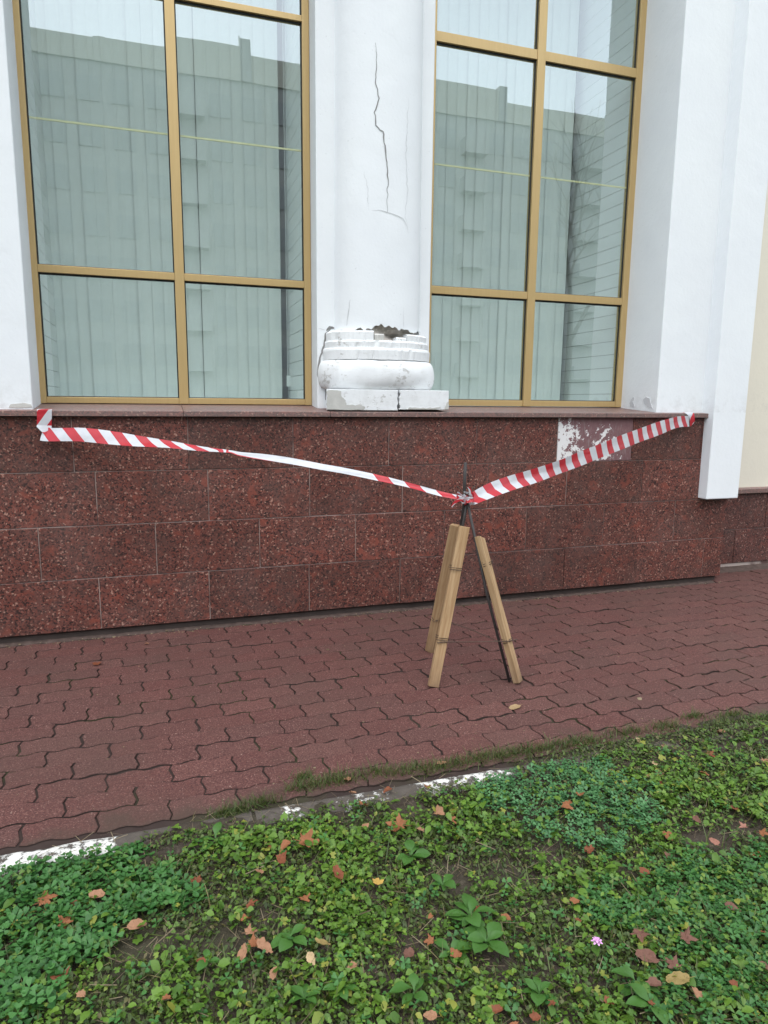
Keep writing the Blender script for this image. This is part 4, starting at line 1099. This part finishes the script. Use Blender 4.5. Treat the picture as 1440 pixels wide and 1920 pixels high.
def inside(poly, x, y):
    n = len(poly)
    c = np.zeros(len(x), bool)
    j = n - 1
    for i in range(n):
        xi, yi = poly[i]; xj, yj = poly[j]
        c ^= ((yi > y) != (yj > y)) & (x < (xj - xi) * (y - yi) / (yj - yi + 1e-12) + xi)
        j = i
    return c
def blob_field(bl, x, y):
    f = np.zeros(len(x))
    for bx, by, r in bl: f = np.maximum(f, np.exp(-(((x - bx) ** 2 + (y - by) ** 2) / (r * r))))
    return f
def vnoise(x, y, s, seed):
    """cheap smooth value noise"""
    g = np.random.default_rng(seed).random((64, 64))
    u, w = x * s, y * s
    i, j = np.floor(u).astype(int), np.floor(w).astype(int)
    fu, fw = u - i, w - j
    fu, fw = fu * fu * (3 - 2 * fu), fw * fw * (3 - 2 * fw)
    a = g[i % 64, j % 64] * (1 - fu) + g[(i + 1) % 64, j % 64] * fu
    b = g[i % 64, (j + 1) % 64] * (1 - fu) + g[(i + 1) % 64, (j + 1) % 64] * fu
    return a * (1 - fw) + b * fw
def soil_z(x, y): return np.array([lawn_z(a, b) for a, b in zip(x, y)])

# leaf templates: vertices (x across, y along, z up), triangles
def leaflet(width=0.36, notch=0.08, fold=0.12, cup=0.0):
    v = [(0, 0, 0), (-0.55 * width, 0.38, fold * .6), (-width, 0.74, fold), (-0.52 * width, 1.0, fold * .6), (0, 1 - notch, 0), (0.52 * width, 1.0, fold * .6), (width, 0.74, fold), (0.55 * width, 0.38, fold * .6)]
    f = [(0, 4, 1), (1, 4, 2), (2, 4, 3), (0, 7, 4), (7, 6, 4), (6, 5, 4)]
    return v, f
def tri_clover():
    V, F = [(0, 0, 0)], []
    lv, lf = leaflet(0.40, 0.10, 0.10)
    for a in (0, 2.1, -2.1):
        m = [0]
        ca, sa = math.cos(a), math.sin(a)
        for x, y, z in lv[1:]:
            V.append((x * ca - y * sa, x * sa + y * ca, z + 0.10 * y)); m.append(len(V) - 1)
        F += [tuple(m[i] for i in f) for f in lf]
    V += [(-0.03, 0, -0.02), (0.03, 0, -0.02), (0.03, 0.15, -2.2), (-0.03, 0.15, -2.2)]
    b = len(V) - 4
    F += [(0, b, b + 1), (b, b + 3, b + 2), (b, b + 2, b + 1)]
    return np.array(V), np.array(F)
def oval(width=0.32, fold=0.10, droop=0.18, tip=0.0):
    v = [(0, 0, 0), (-width * .7, .25, fold), (-width, .55, fold * .9), (-width * .55, .85, 0), (0, 1, -droop), (width * .55, .85, 0), (width, .55, fold * .9), (width * .7, .25, fold), (0, .5, 0.03)]
    f = [(0, 8, 1), (1, 8, 2), (2, 8, 3), (3, 8, 4), (0, 7, 8), (7, 6, 8), (6, 5, 8), (5, 4, 8)]
    return np.array(v), np.array(f)
def toothed():
    v, f = [(0, 0.45, 0.0)], []
    n = 13
    for i in range(n):
        a = -2.6 + 5.2 * i / (n - 1)
        r = 0.52 * (1.0 if i % 2 == 0 else 0.74) * (1.05 - 0.2 * abs(a) / 2.6)
        v.append((r * math.sin(a), 0.45 + r * math.cos(a), 0.07 * math.cos(3 * a)))
    for i in range(1, n): f.append((0, i + 1, i))
    return np.array(v), np.array(f)
def blade(w=0.05, bend=0.35):
    v, f = [], []
    n = 4
    for i in range(n):
        t = i / n
        ww = w * (1 - t * 0.75)
        v += [(-ww, bend * t * t, t), (ww, bend * t * t, t)]
    v.append((0, bend, 0.96))
    for i in range(n - 1):
        a = 2 * i
        f += [(a, a + 1, a + 3), (a, a + 3, a + 2)]
    f.append((2 * n - 2, 2 * n - 1, 2 * n))
    return np.array(v), np.array(f)

def scatter(name, tmpl, x, y, z, size, mat, tilt=0.35, upright=False, label='', cat='', az=None, lift=None):
    V, F = tmpl
    n = len(x)
    a = rng.uniform(0, 2 * math.pi, n) if az is None else az
    tx, ty = rng.normal(0, tilt, n), rng.normal(0, tilt, n)
    ca, sa = np.cos(a), np.sin(a)
    P = V[None] * size[:, None, None]
    X = P[..., 0] * ca[:, None] - P[..., 1] * sa[:, None]
    Y = P[..., 0] * sa[:, None] + P[..., 1] * ca[:, None]
    Z = P[..., 2]
    Z2 = Z + X * np.sin(tx)[:, None] + Y * np.sin(ty)[:, None]
    if upright:
        X = X + Z * np.sin(tx)[:, None]; Y = Y + Z * np.sin(ty)[:, None]; Z2 = Z * np.cos(np.hypot(tx, ty)).clip(0.15, 1)[:, None]
    C = np.stack([X + x[:, None], Y + y[:, None], Z2 + z[:, None]], -1).reshape(-1, 3)
    FF = (F[None] + (np.arange(n) * len(V))[:, None, None]).reshape(-1, 3)
    me = bpy.data.meshes.new(name)
    me.vertices.add(len(C)); me.vertices.foreach_set('co', C.astype(np.float32).ravel())
    me.loops.add(len(FF) * 3); me.loops.foreach_set('vertex_index', FF.astype(np.int32).ravel())
    me.polygons.add(len(FF)); me.polygons.foreach_set('loop_start', (np.arange(len(FF)) * 3).astype(np.int32))
    me.polygons.foreach_set('loop_total', np.full(len(FF), 3, np.int32))
    me.update(calc_edges=True)
    me.materials.append(mat)
    o = link(name, me)
    if label: tag(o, label, cat, kind='stuff')
    return o

# view area dense, surroundings thinner
def points(n_view, n_far):
    xa, ya = rng.uniform(-2.05, 1.75, n_view), rng.uniform(-3.15, -1.90, n_view)
    xb, yb = rng.uniform(-4.3, 4.8, n_far), rng.uniform(-4.9, -1.97, n_far)
    return np.concatenate([xa, xb]), np.concatenate([ya, yb])
def lawn_edge(x):
    """where the plants end towards the paving"""
    return -1.975 + 0.045 * np.clip((x + 0.3) / 1.0, 0, 1.3) + 0.02 * (vnoise(x + 9, x * 0 + 3, 6, 5) - .5) - 0.046 * np.clip((-1.44 - x) / 0.06, 0, 1) - 0.018 * ((x > -1.02) & (x < -0.16))
def clover_fields(x, y):
    w = 0.10 * (vnoise(x + 7, y + 7, 9, 1) - 0.5) + 0.09 * (vnoise(x + 7, y + 7, 30, 11) - 0.5)
    w2 = 0.10 * (vnoise(x + 3, y + 9, 9, 2) - 0.5) + 0.09 * (vnoise(x + 3, y + 9, 30, 12) - 0.5)
    A = inside(CLOVER_A, x + w, y + w2); B = inside(CLOVER_B, x + w, y + w2); Cc = inside(CLOVER_C, x + w, y + w2)
    far = (vnoise(x + 20, y + 20, 1.6, 3) > 0.55) & ((x < -2.0) | (x > 1.5) | (y < -3.05))
    return A, B, Cc | far
tc = tri_clover()
x, y = points(30000, 16000)
A, B, Cc = clover_fields(x, y)
bare = blob_field(BARE, x, y)
ok = (y < lawn_edge(x) - 0.012) & (bare < 0.6) & (rng.random(len(x)) < 0.35 + 0.9 * vnoise(x + 40, y + 40, 11, 51))
stray = (rng.random(len(x)) < 0.05) & (y < lawn_edge(x) - 0.02) & (bare < 0.4) & ~(A | B | Cc)
Cc = Cc | stray
for msk, nm, mt, sz, h, lab in ((A & ok, 'clover_patch', 'clover', 0.0185, 0.052, 'dark green clover patch at the left under the white kerb'),
                          (B & ok, 'clover_patch', 'clover_blue', 0.0125, 0.040, 'bluish green clover patch below the kerb right of the tripod'),
                          (Cc & ok, 'clover_patch', 'clover', 0.0140, 0.042, 'wide mid green clover carpet in the right corner of the lawn')):
    i = np.where(msk)[0]
    z = soil_z(x[i], y[i]) + rng.uniform(0.35, 1.0, len(i)) * h * (0.7 + 0.6 * vnoise(x[i] + 5, y[i] + 5, 9, 8))
    scatter(nm, tc, x[i], y[i], z, rng.uniform(0.7, 1.25, len(i)) * sz, M[mt], 0.30, label=lab, cat='clover')

# broad weeds: little plants of several leaves
def plants(n_view, n_far, dens, leaves_per, spread):
    x, y = points(n_view, n_far)
    keep = (rng.random(len(x)) < dens(x, y)) & (y < lawn_edge(x) - 0.012)
    x, y = x[keep], y[keep]
    k_ = rng.integers(leaves_per[0], leaves_per[1] + 1, len(x))
    idx = np.repeat(np.arange(len(x)), k_)
    az = rng.uniform(0, 2 * math.pi, len(idx))
    r = rng.uniform(0, spread, len(idx))
    return x[idx] - np.sin(az) * r, y[idx] + np.cos(az) * r, az, idx
def base_density(x, y):
    A, B, Cc = clover_fields(x, y)
    d = 0.34 + 0.55 * blob_field(LUSH, x, y) + 0.25 * (vnoise(x + 11, y + 11, 5, 6) - .5)
    clump = np.clip((vnoise(x + 31, y + 17, 9, 41) * 0.6 + vnoise(x + 13, y + 27, 22, 42) * 0.4 - 0.30) * 2.8, 0.08, 1.15)
    d = np.where(A | B, 0.12, np.where(Cc, 0.20, d * clump))
    return d * (1 - 0.92 * np.clip(blob_field(BARE, x, y) * 1.45 - 0.15, 0, 1))
X_, Y_, az, ix = plants(26000, 6000, base_density, (3, 6), 0.016)
z = soil_z(X_, Y_) + rng.uniform(0.010, 0.042, len(X_))
half = rng.random(len(X_)) < 0.55
scatter('leafy_weeds', oval(0.34), X_[half], Y_[half], z[half], rng.gamma(3.4, 0.0038, half.sum()).clip(.006, .036), M['weed'], 0.35, az=az[half], label='light green oval leaved weeds covering the lawn', cat='weeds')
h2 = ~half
scatter('leafy_weeds', toothed(), X_[h2], Y_[h2], z[h2], rng.gamma(3.4, 0.0038, h2.sum()).clip(.006, .032), M['weed'], 0.35, az=az[h2], label='light green round toothed weeds covering the lawn', cat='weeds')

# fine weeds and moss filling the gaps
def fine_density(x, y):
    A, B, Cc = clover_fields(x, y)
    d = 0.92 - 0.78 * np.clip(blob_field(BARE, x, y) * 1.35 - 0.12, 0, 1) - 0.3 * (vnoise(x + 2, y + 2, 8, 9) > .7)
    return np.where(A | B, 0.15, d)
x, y = points(85000, 14000)
keep = (rng.random(len(x)) < fine_density(x, y)) & (y < lawn_edge(x) + np.where(x > -0.12, 0.05, -0.005) + 0.03 * (vnoise(x + 4, y + 4, 12, 31) - .5))
x, y = x[keep], y[keep]
scatter('fine_weeds', oval(0.30, 0.12, 0.1), x, y, np.where(y > -2.045, GZ + 0.002, soil_z(x, y)) + rng.uniform(0.002, 0.020, len(x)), rng.uniform(0.007, 0.016, len(x)), M['moss'], 0.5, label='fine olive green moss and tiny weeds between the larger leaves', cat='weeds')

# grass blades: sparse in the lawn, tufts along the kerb
x, y = points(16000, 7000)
keep = (rng.random(len(x)) < 0.55 * (1 - 0.7 * blob_field(BARE, x, y))) & (y < lawn_edge(x) - 0.01)
x, y = x[keep], y[keep]
gx, gy = [x], [y]
for bx, by, r in TUFTS:
    n = int(260 * min(1.6, (r / 0.05)))
    gx.append(bx + rng.normal(0, r * 0.75, n)); gy.append(by + rng.normal(0, min(r * 0.34, 0.020), n))
ex = rng.uniform(-0.15, 4.6, 3600)
gx.append(ex); gy.append(-1.965 + 0.05 * np.clip((ex - 0.1) / 1.0, 0, 1) + rng.normal(0, 0.022, len(ex)))
x, y = np.concatenate(gx), np.concatenate(gy)
z = np.where(y > -2.03, GZ - 0.004, soil_z(x, y))
s_ = np.where(y > -2.03, rng.uniform(0.014, 0.045, len(x)), rng.uniform(0.025, 0.070, len(x)))
scatter('grass', blade(0.035, 0.5), x, y, z, s_, M['grass'], 0.55, True, label='short grass blades in the lawn and along the kerb', cat='grass')
# dead stems
x, y = points(6500, 2000)
keep = (rng.random(len(x)) < 0.35 + 0.6 * blob_field(BARE, x, y)) & (y < -1.93)
x, y = x[keep], y[keep]
zz = np.where(y > -2.03, GZ + 0.004, soil_z(x, y) + 0.006)
st = (np.array([(-0.02, -0.5, 0), (0.02, -0.5, 0), (0.015, 0.5, 0.05), (-0.015, 0.5, 0.05)]), np.array([(0, 1, 2), (0, 2, 3)]))
scatter('dry_stems', st, x, y, zz + rng.uniform(0, 0.026, len(x)), rng.uniform(0.015, 0.06, len(x)), M['straw'], 0.35, label='dry straw and dead stems lying on the bare soil', cat='straw')
# crumbs of leaf and grit on the paving and by the wall foot
x = np.concatenate([rng.uniform(-3, 3, 260), rng.uniform(-2.4, 2.7, 420), rng.normal(-0.15, 0.25, 70)])
y = np.concatenate([rng.uniform(-1.9, -0.05, 260), rng.normal(-0.045, 0.022, 420), rng.normal(-0.10, 0.05, 70)])
y = np.minimum(y, -0.012)
cb = (np.array([(-.5, -.35, 0), (.45, -.4, .05), (.5, .3, .0), (-.3, .45, .08), (0, 0, .35)]), np.array([(0, 1, 4), (1, 2, 4), (2, 3, 4), (3, 0, 4)]))
scatter('grit', cb, x, y, np.full(len(x), GZ + 0.001), rng.gamma(2.0, 0.0022, len(x)) + 0.002, M['straw'], 0.1, label='grit and leaf crumbs scattered on the paving and wall foot', cat='grit')

# ---- broad plantain plants, each leaf a part
def plantain_leaf_mesh(w, variant):
    r = random.Random(variant)
    vs, fs = [], []
    n = 7
    for i in range(n + 1):
        t = i / n
        if t < 0.22: hw = 0.05 + 0.10 * t
        else: hw = w * math.sin(math.pi * ((t - 0.22) / 0.78) ** 0.85) ** 0.75 + 0.012 * (1 - t)
        arch = 0.42 * t - 0.55 * t * t
        for sx in (-1, -0.5, 0, 0.5, 1):
            vs.append((sx * hw + 0.03 * math.sin(3 * t + variant), t, arch + 0.10 * hw * abs(sx) * 2 + 0.012 * math.sin(9 * t + sx * 3 + variant)))
    for i in range(n):
        for j in range(4):
            a = i * 5 + j
            fs.append((a, a + 1, a + 6, a + 5))
    me = mesh('leaf', vs, fs, True)
    me.materials.append(M['plantain'])
    return me
PL = [plantain_leaf_mesh(0.24 + 0.03 * (q % 3), q) for q in range(5)]
plabels = ['large plantain with broad leaves in the centre of the lawn', 'broad leaved plantain directly below the large central plantain', 'plantain beside the orange leaf scrap left of the central plantain',
           'round leaved plantain under the kerb above the bare soil', 'plantain at the lower edge of the central bare soil', 'plantain just below the soil stretch of the kerb at the left',
           'plantain right of the heap of brown fallen leaves', 'plantain below the brown leaf heap in the right corner', 'small plantain left of the brown leaf heap in the lawn',
           'plantain between rust coloured scraps at the bottom edge', 'plantain with upright leaves left of the bottom centre', 'plantain in lush weeds below the pale cream leaf',
           'bottommost plantain in the right corner of the lawn', 'bottommost plantain left of the lawn centre']
rp = random.Random(21)
for (px_, py_, n, s, _, _), lab in zip(PLANTAINS, plabels):
    root = empty('plantain_plant', (px_, py_, lawn_z(px_, py_) + 0.008))
    tag(root, lab, 'plant', 'plantains growing in the lawn')
    a0 = rp.uniform(0, 6.28)
    for q in range(n):
        o = link('leaf', rp.choice(PL))
        o.parent = root
        sc = s * rp.uniform(0.6, 1.05)
        o.scale = (sc * rp.uniform(0.85, 1.15), sc, sc)
        o.rotation_euler = (rp.uniform(0.05, 0.55), rp.uniform(-0.25, 0.25), a0 + q * 2.399 + rp.uniform(-0.3, 0.3))
        o.location = (0, 0, rp.uniform(0.008, 0.026))

# ---- fallen leaves
LC = {'orange': ((0.215, 0.078, 0.032), (0.33, 0.135, 0.062)), 'rust': ((0.14, 0.045, 0.022), (0.26, 0.085, 0.040)), 'tan': ((0.26, 0.125, 0.068), (0.40, 0.215, 0.125)),
      'brown': ((0.115, 0.052, 0.036), (0.22, 0.105, 0.075)), 'yellow': ((0.46, 0.27, 0.06), (0.55, 0.36, 0.10)), 'olive': ((0.20, 0.14, 0.05), (0.33, 0.24, 0.09)),
      'cream': ((0.42, 0.29, 0.15), (0.54, 0.39, 0.23)), 'red': ((0.30, 0.045, 0.02), (0.42, 0.085, 0.035)), 'pink': ((0.27, 0.12, 0.085), (0.38, 0.18, 0.13)), 'straw': ((0.30, 0.20, 0.10), (0.40, 0.28, 0.15))}
LM = {}
for nm, (lo, hi) in LC.items():
    k = NT('dead_leaf_' + nm, 0.65, spec=0.25)
    v = k.obj()
    c = k.mix(k.noise(v, 3.5, 4, 0.65), lo, hi)
    c = k.mix(k.ramp(k.noise(v, 9, 3, 0.6), [(0.58, 0.0), (0.70, 0.6)]), c, tuple(q * 0.45 for q in lo))
    k.color(c)
    t = k.n('BsdfTranslucent'); k.l(c, t.inputs[0])
    m = k.n('MixShader'); m.inputs[0].default_value = 0.2
    k.l(k.b.outputs[0], m.inputs[1]); k.l(t.outputs[0], m.inputs[2]); k.l(m.outputs[0], k.out.inputs['Surface'])
    LM[nm] = k.m
def fallen_leaf_mesh(kind, seed):
    r = random.Random(seed)
    out = []
    if kind == 'm':
        lobes = [(-2.35, 0.55), (-1.15, 0.82), (0.0, 1.0), (1.15, 0.82), (2.35, 0.55)]
        n = 46
        for i in range(n):
            a = -2.85 + 5.7 * i / (n - 1)
            rad = 0.30
            for la, lr in lobes: rad = max(rad, lr * (1 - min(1, abs(a - la) / 0.62) ** 0.8 * 0.62))
            rad *= 0.56 * (1 + 0.10 * math.sin(a * 17 + seed) + r.uniform(-0.05, 0.05))
            out.append((rad * math.sin(a), rad * math.cos(a)))
        out.append((0, -0.10))
    else:
        n = 22
        ragged = 0.12 if kind == 'o' else 0.26
        for i in range(n):
            a = 2 * math.pi * i / n
            w = 0.30 if kind == 'o' else 0.42
            rad = 1 + r.uniform(-ragged, ragged)
            out.append((w * math.sin(a) * rad * (1 - 0.25 * math.cos(a)), 0.5 * math.cos(a) * rad))
    curl, twist, bend = r.uniform(0.2, 1.3), r.uniform(-0.6, 0.6), r.uniform(-0.6, 0.8)
    def lift(x, y): return curl * x * x + bend * y * y * 0.5 + twist * x * y + 0.10 * noise.noise(Vector((x * 5, y * 5, seed))) + 0.10 * abs(x)
    vs = [(0, 0.02, lift(0, 0.02))]
    m = len(out)
    for f_ in (0.5, 1.0):
        for x, y in out: vs.append((x * f_, y * f_, lift(x * f_, y * f_)))
    fs = [(0, 1 + i, 1 + (i + 1) % m) for i in range(m)] + [(1 + i, 1 + m + i, 1 + m + (i + 1) % m, 1 + (i + 1) % m) for i in range(m)]
    if kind != 't':
        b = len(vs)
        y0 = -0.06 if kind == 'm' else -0.42
        vs += [(-0.012, y0, lift(0, y0)), (0.012, y0, lift(0, y0)), (0.03, y0 - 0.35, lift(0, y0) + 0.03), (0.012, y0 - 0.35, lift(0, y0) + 0.03)]
        fs.append((b, b + 1, b + 2, b + 3))
    zmin = min(v_[2] for v_ in vs)
    vs = [(a_, b_, c_ - zmin) for a_, b_, c_ in vs]
    return vs, fs
CW = {'orange': 'orange', 'rust': 'rust brown', 'tan': 'tan', 'brown': 'dull brown', 'yellow': 'yellow', 'olive': 'olive brown', 'cream': 'pale cream', 'red': 'bright red', 'pink': 'pinkish', 'straw': 'straw coloured'}
KW = {'m': 'lobed leaf', 'o': 'oval leaf', 't': 'leaf scrap'}
def zone(px, py):
    side = 'left third' if px < 480 else 'middle third' if px < 960 else 'right third'
    if py < 1345: return 'on the red paving', side
    if py < 1480: return 'along the grassy kerb', side
    if py < 1600: return 'just below the kerb', side
    if py < 1760: return 'halfway down the lawn', side
    return 'at the lawn bottom', side
ORD = ['leftmost', 'second from left', 'third from left', 'fourth from left', 'fifth from left', 'sixth from left', 'seventh from left', 'eighth from left', 'ninth from left', 'tenth from left', 'eleventh from left', 'twelfth from left', 'thirteenth from left', 'fourteenth from left', 'fifteenth from left', 'sixteenth from left', 'seventeenth from left', 'eighteenth from left', 'nineteenth from left', 'twentieth from left']
zones = {}
for q, lf in enumerate(LEAVES): zones.setdefault((zone(lf[6], lf[7]), lf[4], lf[5]), []).append((lf[6], q))
rl = random.Random(5)
for (zn, kd, cc), mem in zones.items():
    mem.sort()
    for o_i, (_, q) in enumerate(mem):
        x, y, z, s, kind, colr, px, py = LEAVES[q]
        vs, fs = fallen_leaf_mesh(kind, q)
        o = link('fallen_leaf', mesh('fallen_leaf', vs, fs, True), LM[colr])
        sc = s * (1.05 if kind == 'm' else 0.98)
        o.scale = (sc, sc, sc)
        zz = (lawn_z(x, y) + 0.036) if py > 1480 else (GZ + 0.010 if py > 1345 else GZ + 0.0015)
        o.location = (x, y, zz)
        tl_ = 0.35 if py > 1345 else 0.08
        o.rotation_euler = (rl.uniform(-tl_, tl_), rl.uniform(-tl_, tl_), rl.uniform(0, 6.28))
        which = ('' if len(mem) == 1 else ORD[o_i] + ' ')
        tag(o, f"{which}{CW[colr]} {KW[kind]} {zn[0]}, {zn[1]} of photo", 'leaf', 'fallen leaves on the lawn and paving')

# ---- pink flower
fl = empty('pink_flower', (FLOWER[0], FLOWER[1], lawn_z(FLOWER[0], FLOWER[1])))
tag(fl, 'single small pink flower standing in the lawn', 'flower')
M['petal'] = plain('pink_petal', (0.62, 0.32, 0.58), 0.6, 0.3, var=0.15, scale=60)
M['stem'] = plain('green_stem', (0.06, 0.11, 0.03), 0.6)
st_ = MB().tube([(0, 0, 0), (0.004, -0.002, 0.03), (0.0, 0.0, 0.062)], 0.0014, 5).build('stem', M['stem'], fl)
pv = MB()
for ring_, (nn, ln, rise) in enumerate(((7, 0.014, 0.005), (5, 0.010, 0.010))):
    for q in range(nn):
        a = 2 * math.pi * q / nn + ring_ * 0.4
        ca, sa = math.cos(a), math.sin(a)
        pts = [(0, 0, 0), (ln * .6, -0.003, rise), (ln, -0.0014, rise * 0.8), (ln, 0.0014, rise * .8), (ln * .6, 0.003, rise)]
        pv.add([(x * ca - y * sa, x * sa + y * ca, 0.062 + z) for x, y, z in pts], [(0, 1, 2, 3, 4)])
pv.build('petals', M['petal'], fl)

# ---------------------------------------------------------------- long apartment block across the road, mirrored in the glass
M['ap_wall'] = plain('panel_wall', (0.40, 0.40, 0.385), 0.9, 0.2, var=0.12, scale=0.5)
M['ap_light'] = plain('panel_parapet', (0.55, 0.53, 0.46), 0.9, 0.2, var=0.1, scale=0.5)
M['ap_glass'] = plain('dark_panes', (0.30, 0.31, 0.31), 0.6, 0.5)
M['ap_loggia'] = plain('loggia_front', (0.40, 0.40, 0.385), 0.9, 0.2)
ap = empty('apartment_block', (12, -45, 0))
tag(ap, 'long grey panel apartment block mirrored in the window glass', 'building')
HB = 22.3
part(MB().box(-62, 88, -58, -45, -0.11, HB), 'wall', M['ap_wall'], ap)
for a, b, h in ((-62, -30, 23.5), (-30, -4.6, 23.6), (-4.6, 0.0, 23.68), (0.0, 4.5, 24.42), (5.2, 12.0, 23.98), (12.0, 23.6, 24.45), (24.3, 40, 23.7), (40, 88, 23.9)):
    part(MB().box(a, b - 0.02, -57.8, -44.85, HB, h), 'parapet', M['ap_light'], ap)
part(MB().box(4.5, 5.18, -52, -44.8, HB, 24.95), 'stair_head', M['ap_wall'], ap)
part(MB().tube([(4.8, -48, 24.7), (4.8, -48, 26.6)], 0.05, 6), 'antenna', M['ap_wall'], ap)
part(MB().box(-4.4, -3.9, -46.5, -45.6, 23.4, 24.05), 'vent_stack', M['ap_wall'], ap)
wm_ = lm_ = None
for fl_ in range(8):
    z = 0.9 + fl_ * 2.72
    for cidx in range(30):
        x = -16 + cidx * 2.05
        if cidx % 5 == 3:
            if lm_ is None:
                o = MB().box(0, 1.95, 0, 0.9, 0, 1.05).build('loggia', M['ap_loggia']); lm_ = o.data
            else: o = link('loggia', lm_)
            o.location = (x - 0.3, -44.99, z - 0.35)
        else:
            if wm_ is None:
                o = MB().box(0, 1.35, 0, 0.06, 0, 1.45).build('window', M['ap_glass']); wm_ = o.data
            else: o = link('window', wm_)
            o.location = (x, -44.99, z)
        child(o, ap)
part(MB().box(23.62, 24.28, -52, -44.8, HB, 24.75), 'stair_head', M['ap_wall'], ap)

# bare tree by the road, seen only in the glass
M['bark'] = plain('grey_bark', (0.10, 0.085, 0.07), 0.9, 0.1, var=0.3, scale=3)
bt = empty('bare_tree', (14.7, -20.0, -0.11))
tag(bt, 'leafless tree behind the viewer mirrored in the right window', 'tree')
rt_ = random.Random(12)
trunk, crown = MB(), MB()
def grow(mb, p, d, ln, r, lev):
    q = p + d * ln * 0.5 + Vector((rt_.uniform(-1, 1), rt_.uniform(-1, 1), 0)) * ln * 0.06
    e = p + d * ln
    mb.tube([p, q, e], [r, r * 0.85, r * 0.65], 5 if lev < 2 else 3, False)
    if lev >= 5: return
    for _ in range(3 if lev < 4 else 2):
        nd = (d + Vector((rt_.uniform(-1, 1), rt_.uniform(-1, 1), rt_.uniform(-0.2, 0.7))) * 0.62).normalized()
        grow(crown, q.lerp(e, rt_.uniform(0.3, 1.0)), nd, ln * rt_.uniform(0.55, 0.78), r * 0.55, lev + 1)
grow(trunk, Vector((0, 0, 0)), Vector((0, 0, 1)), 5.2, 0.17, 0)
trunk.build('trunk', M['bark'], bt)
crown.build('crown', M['bark'], bt)
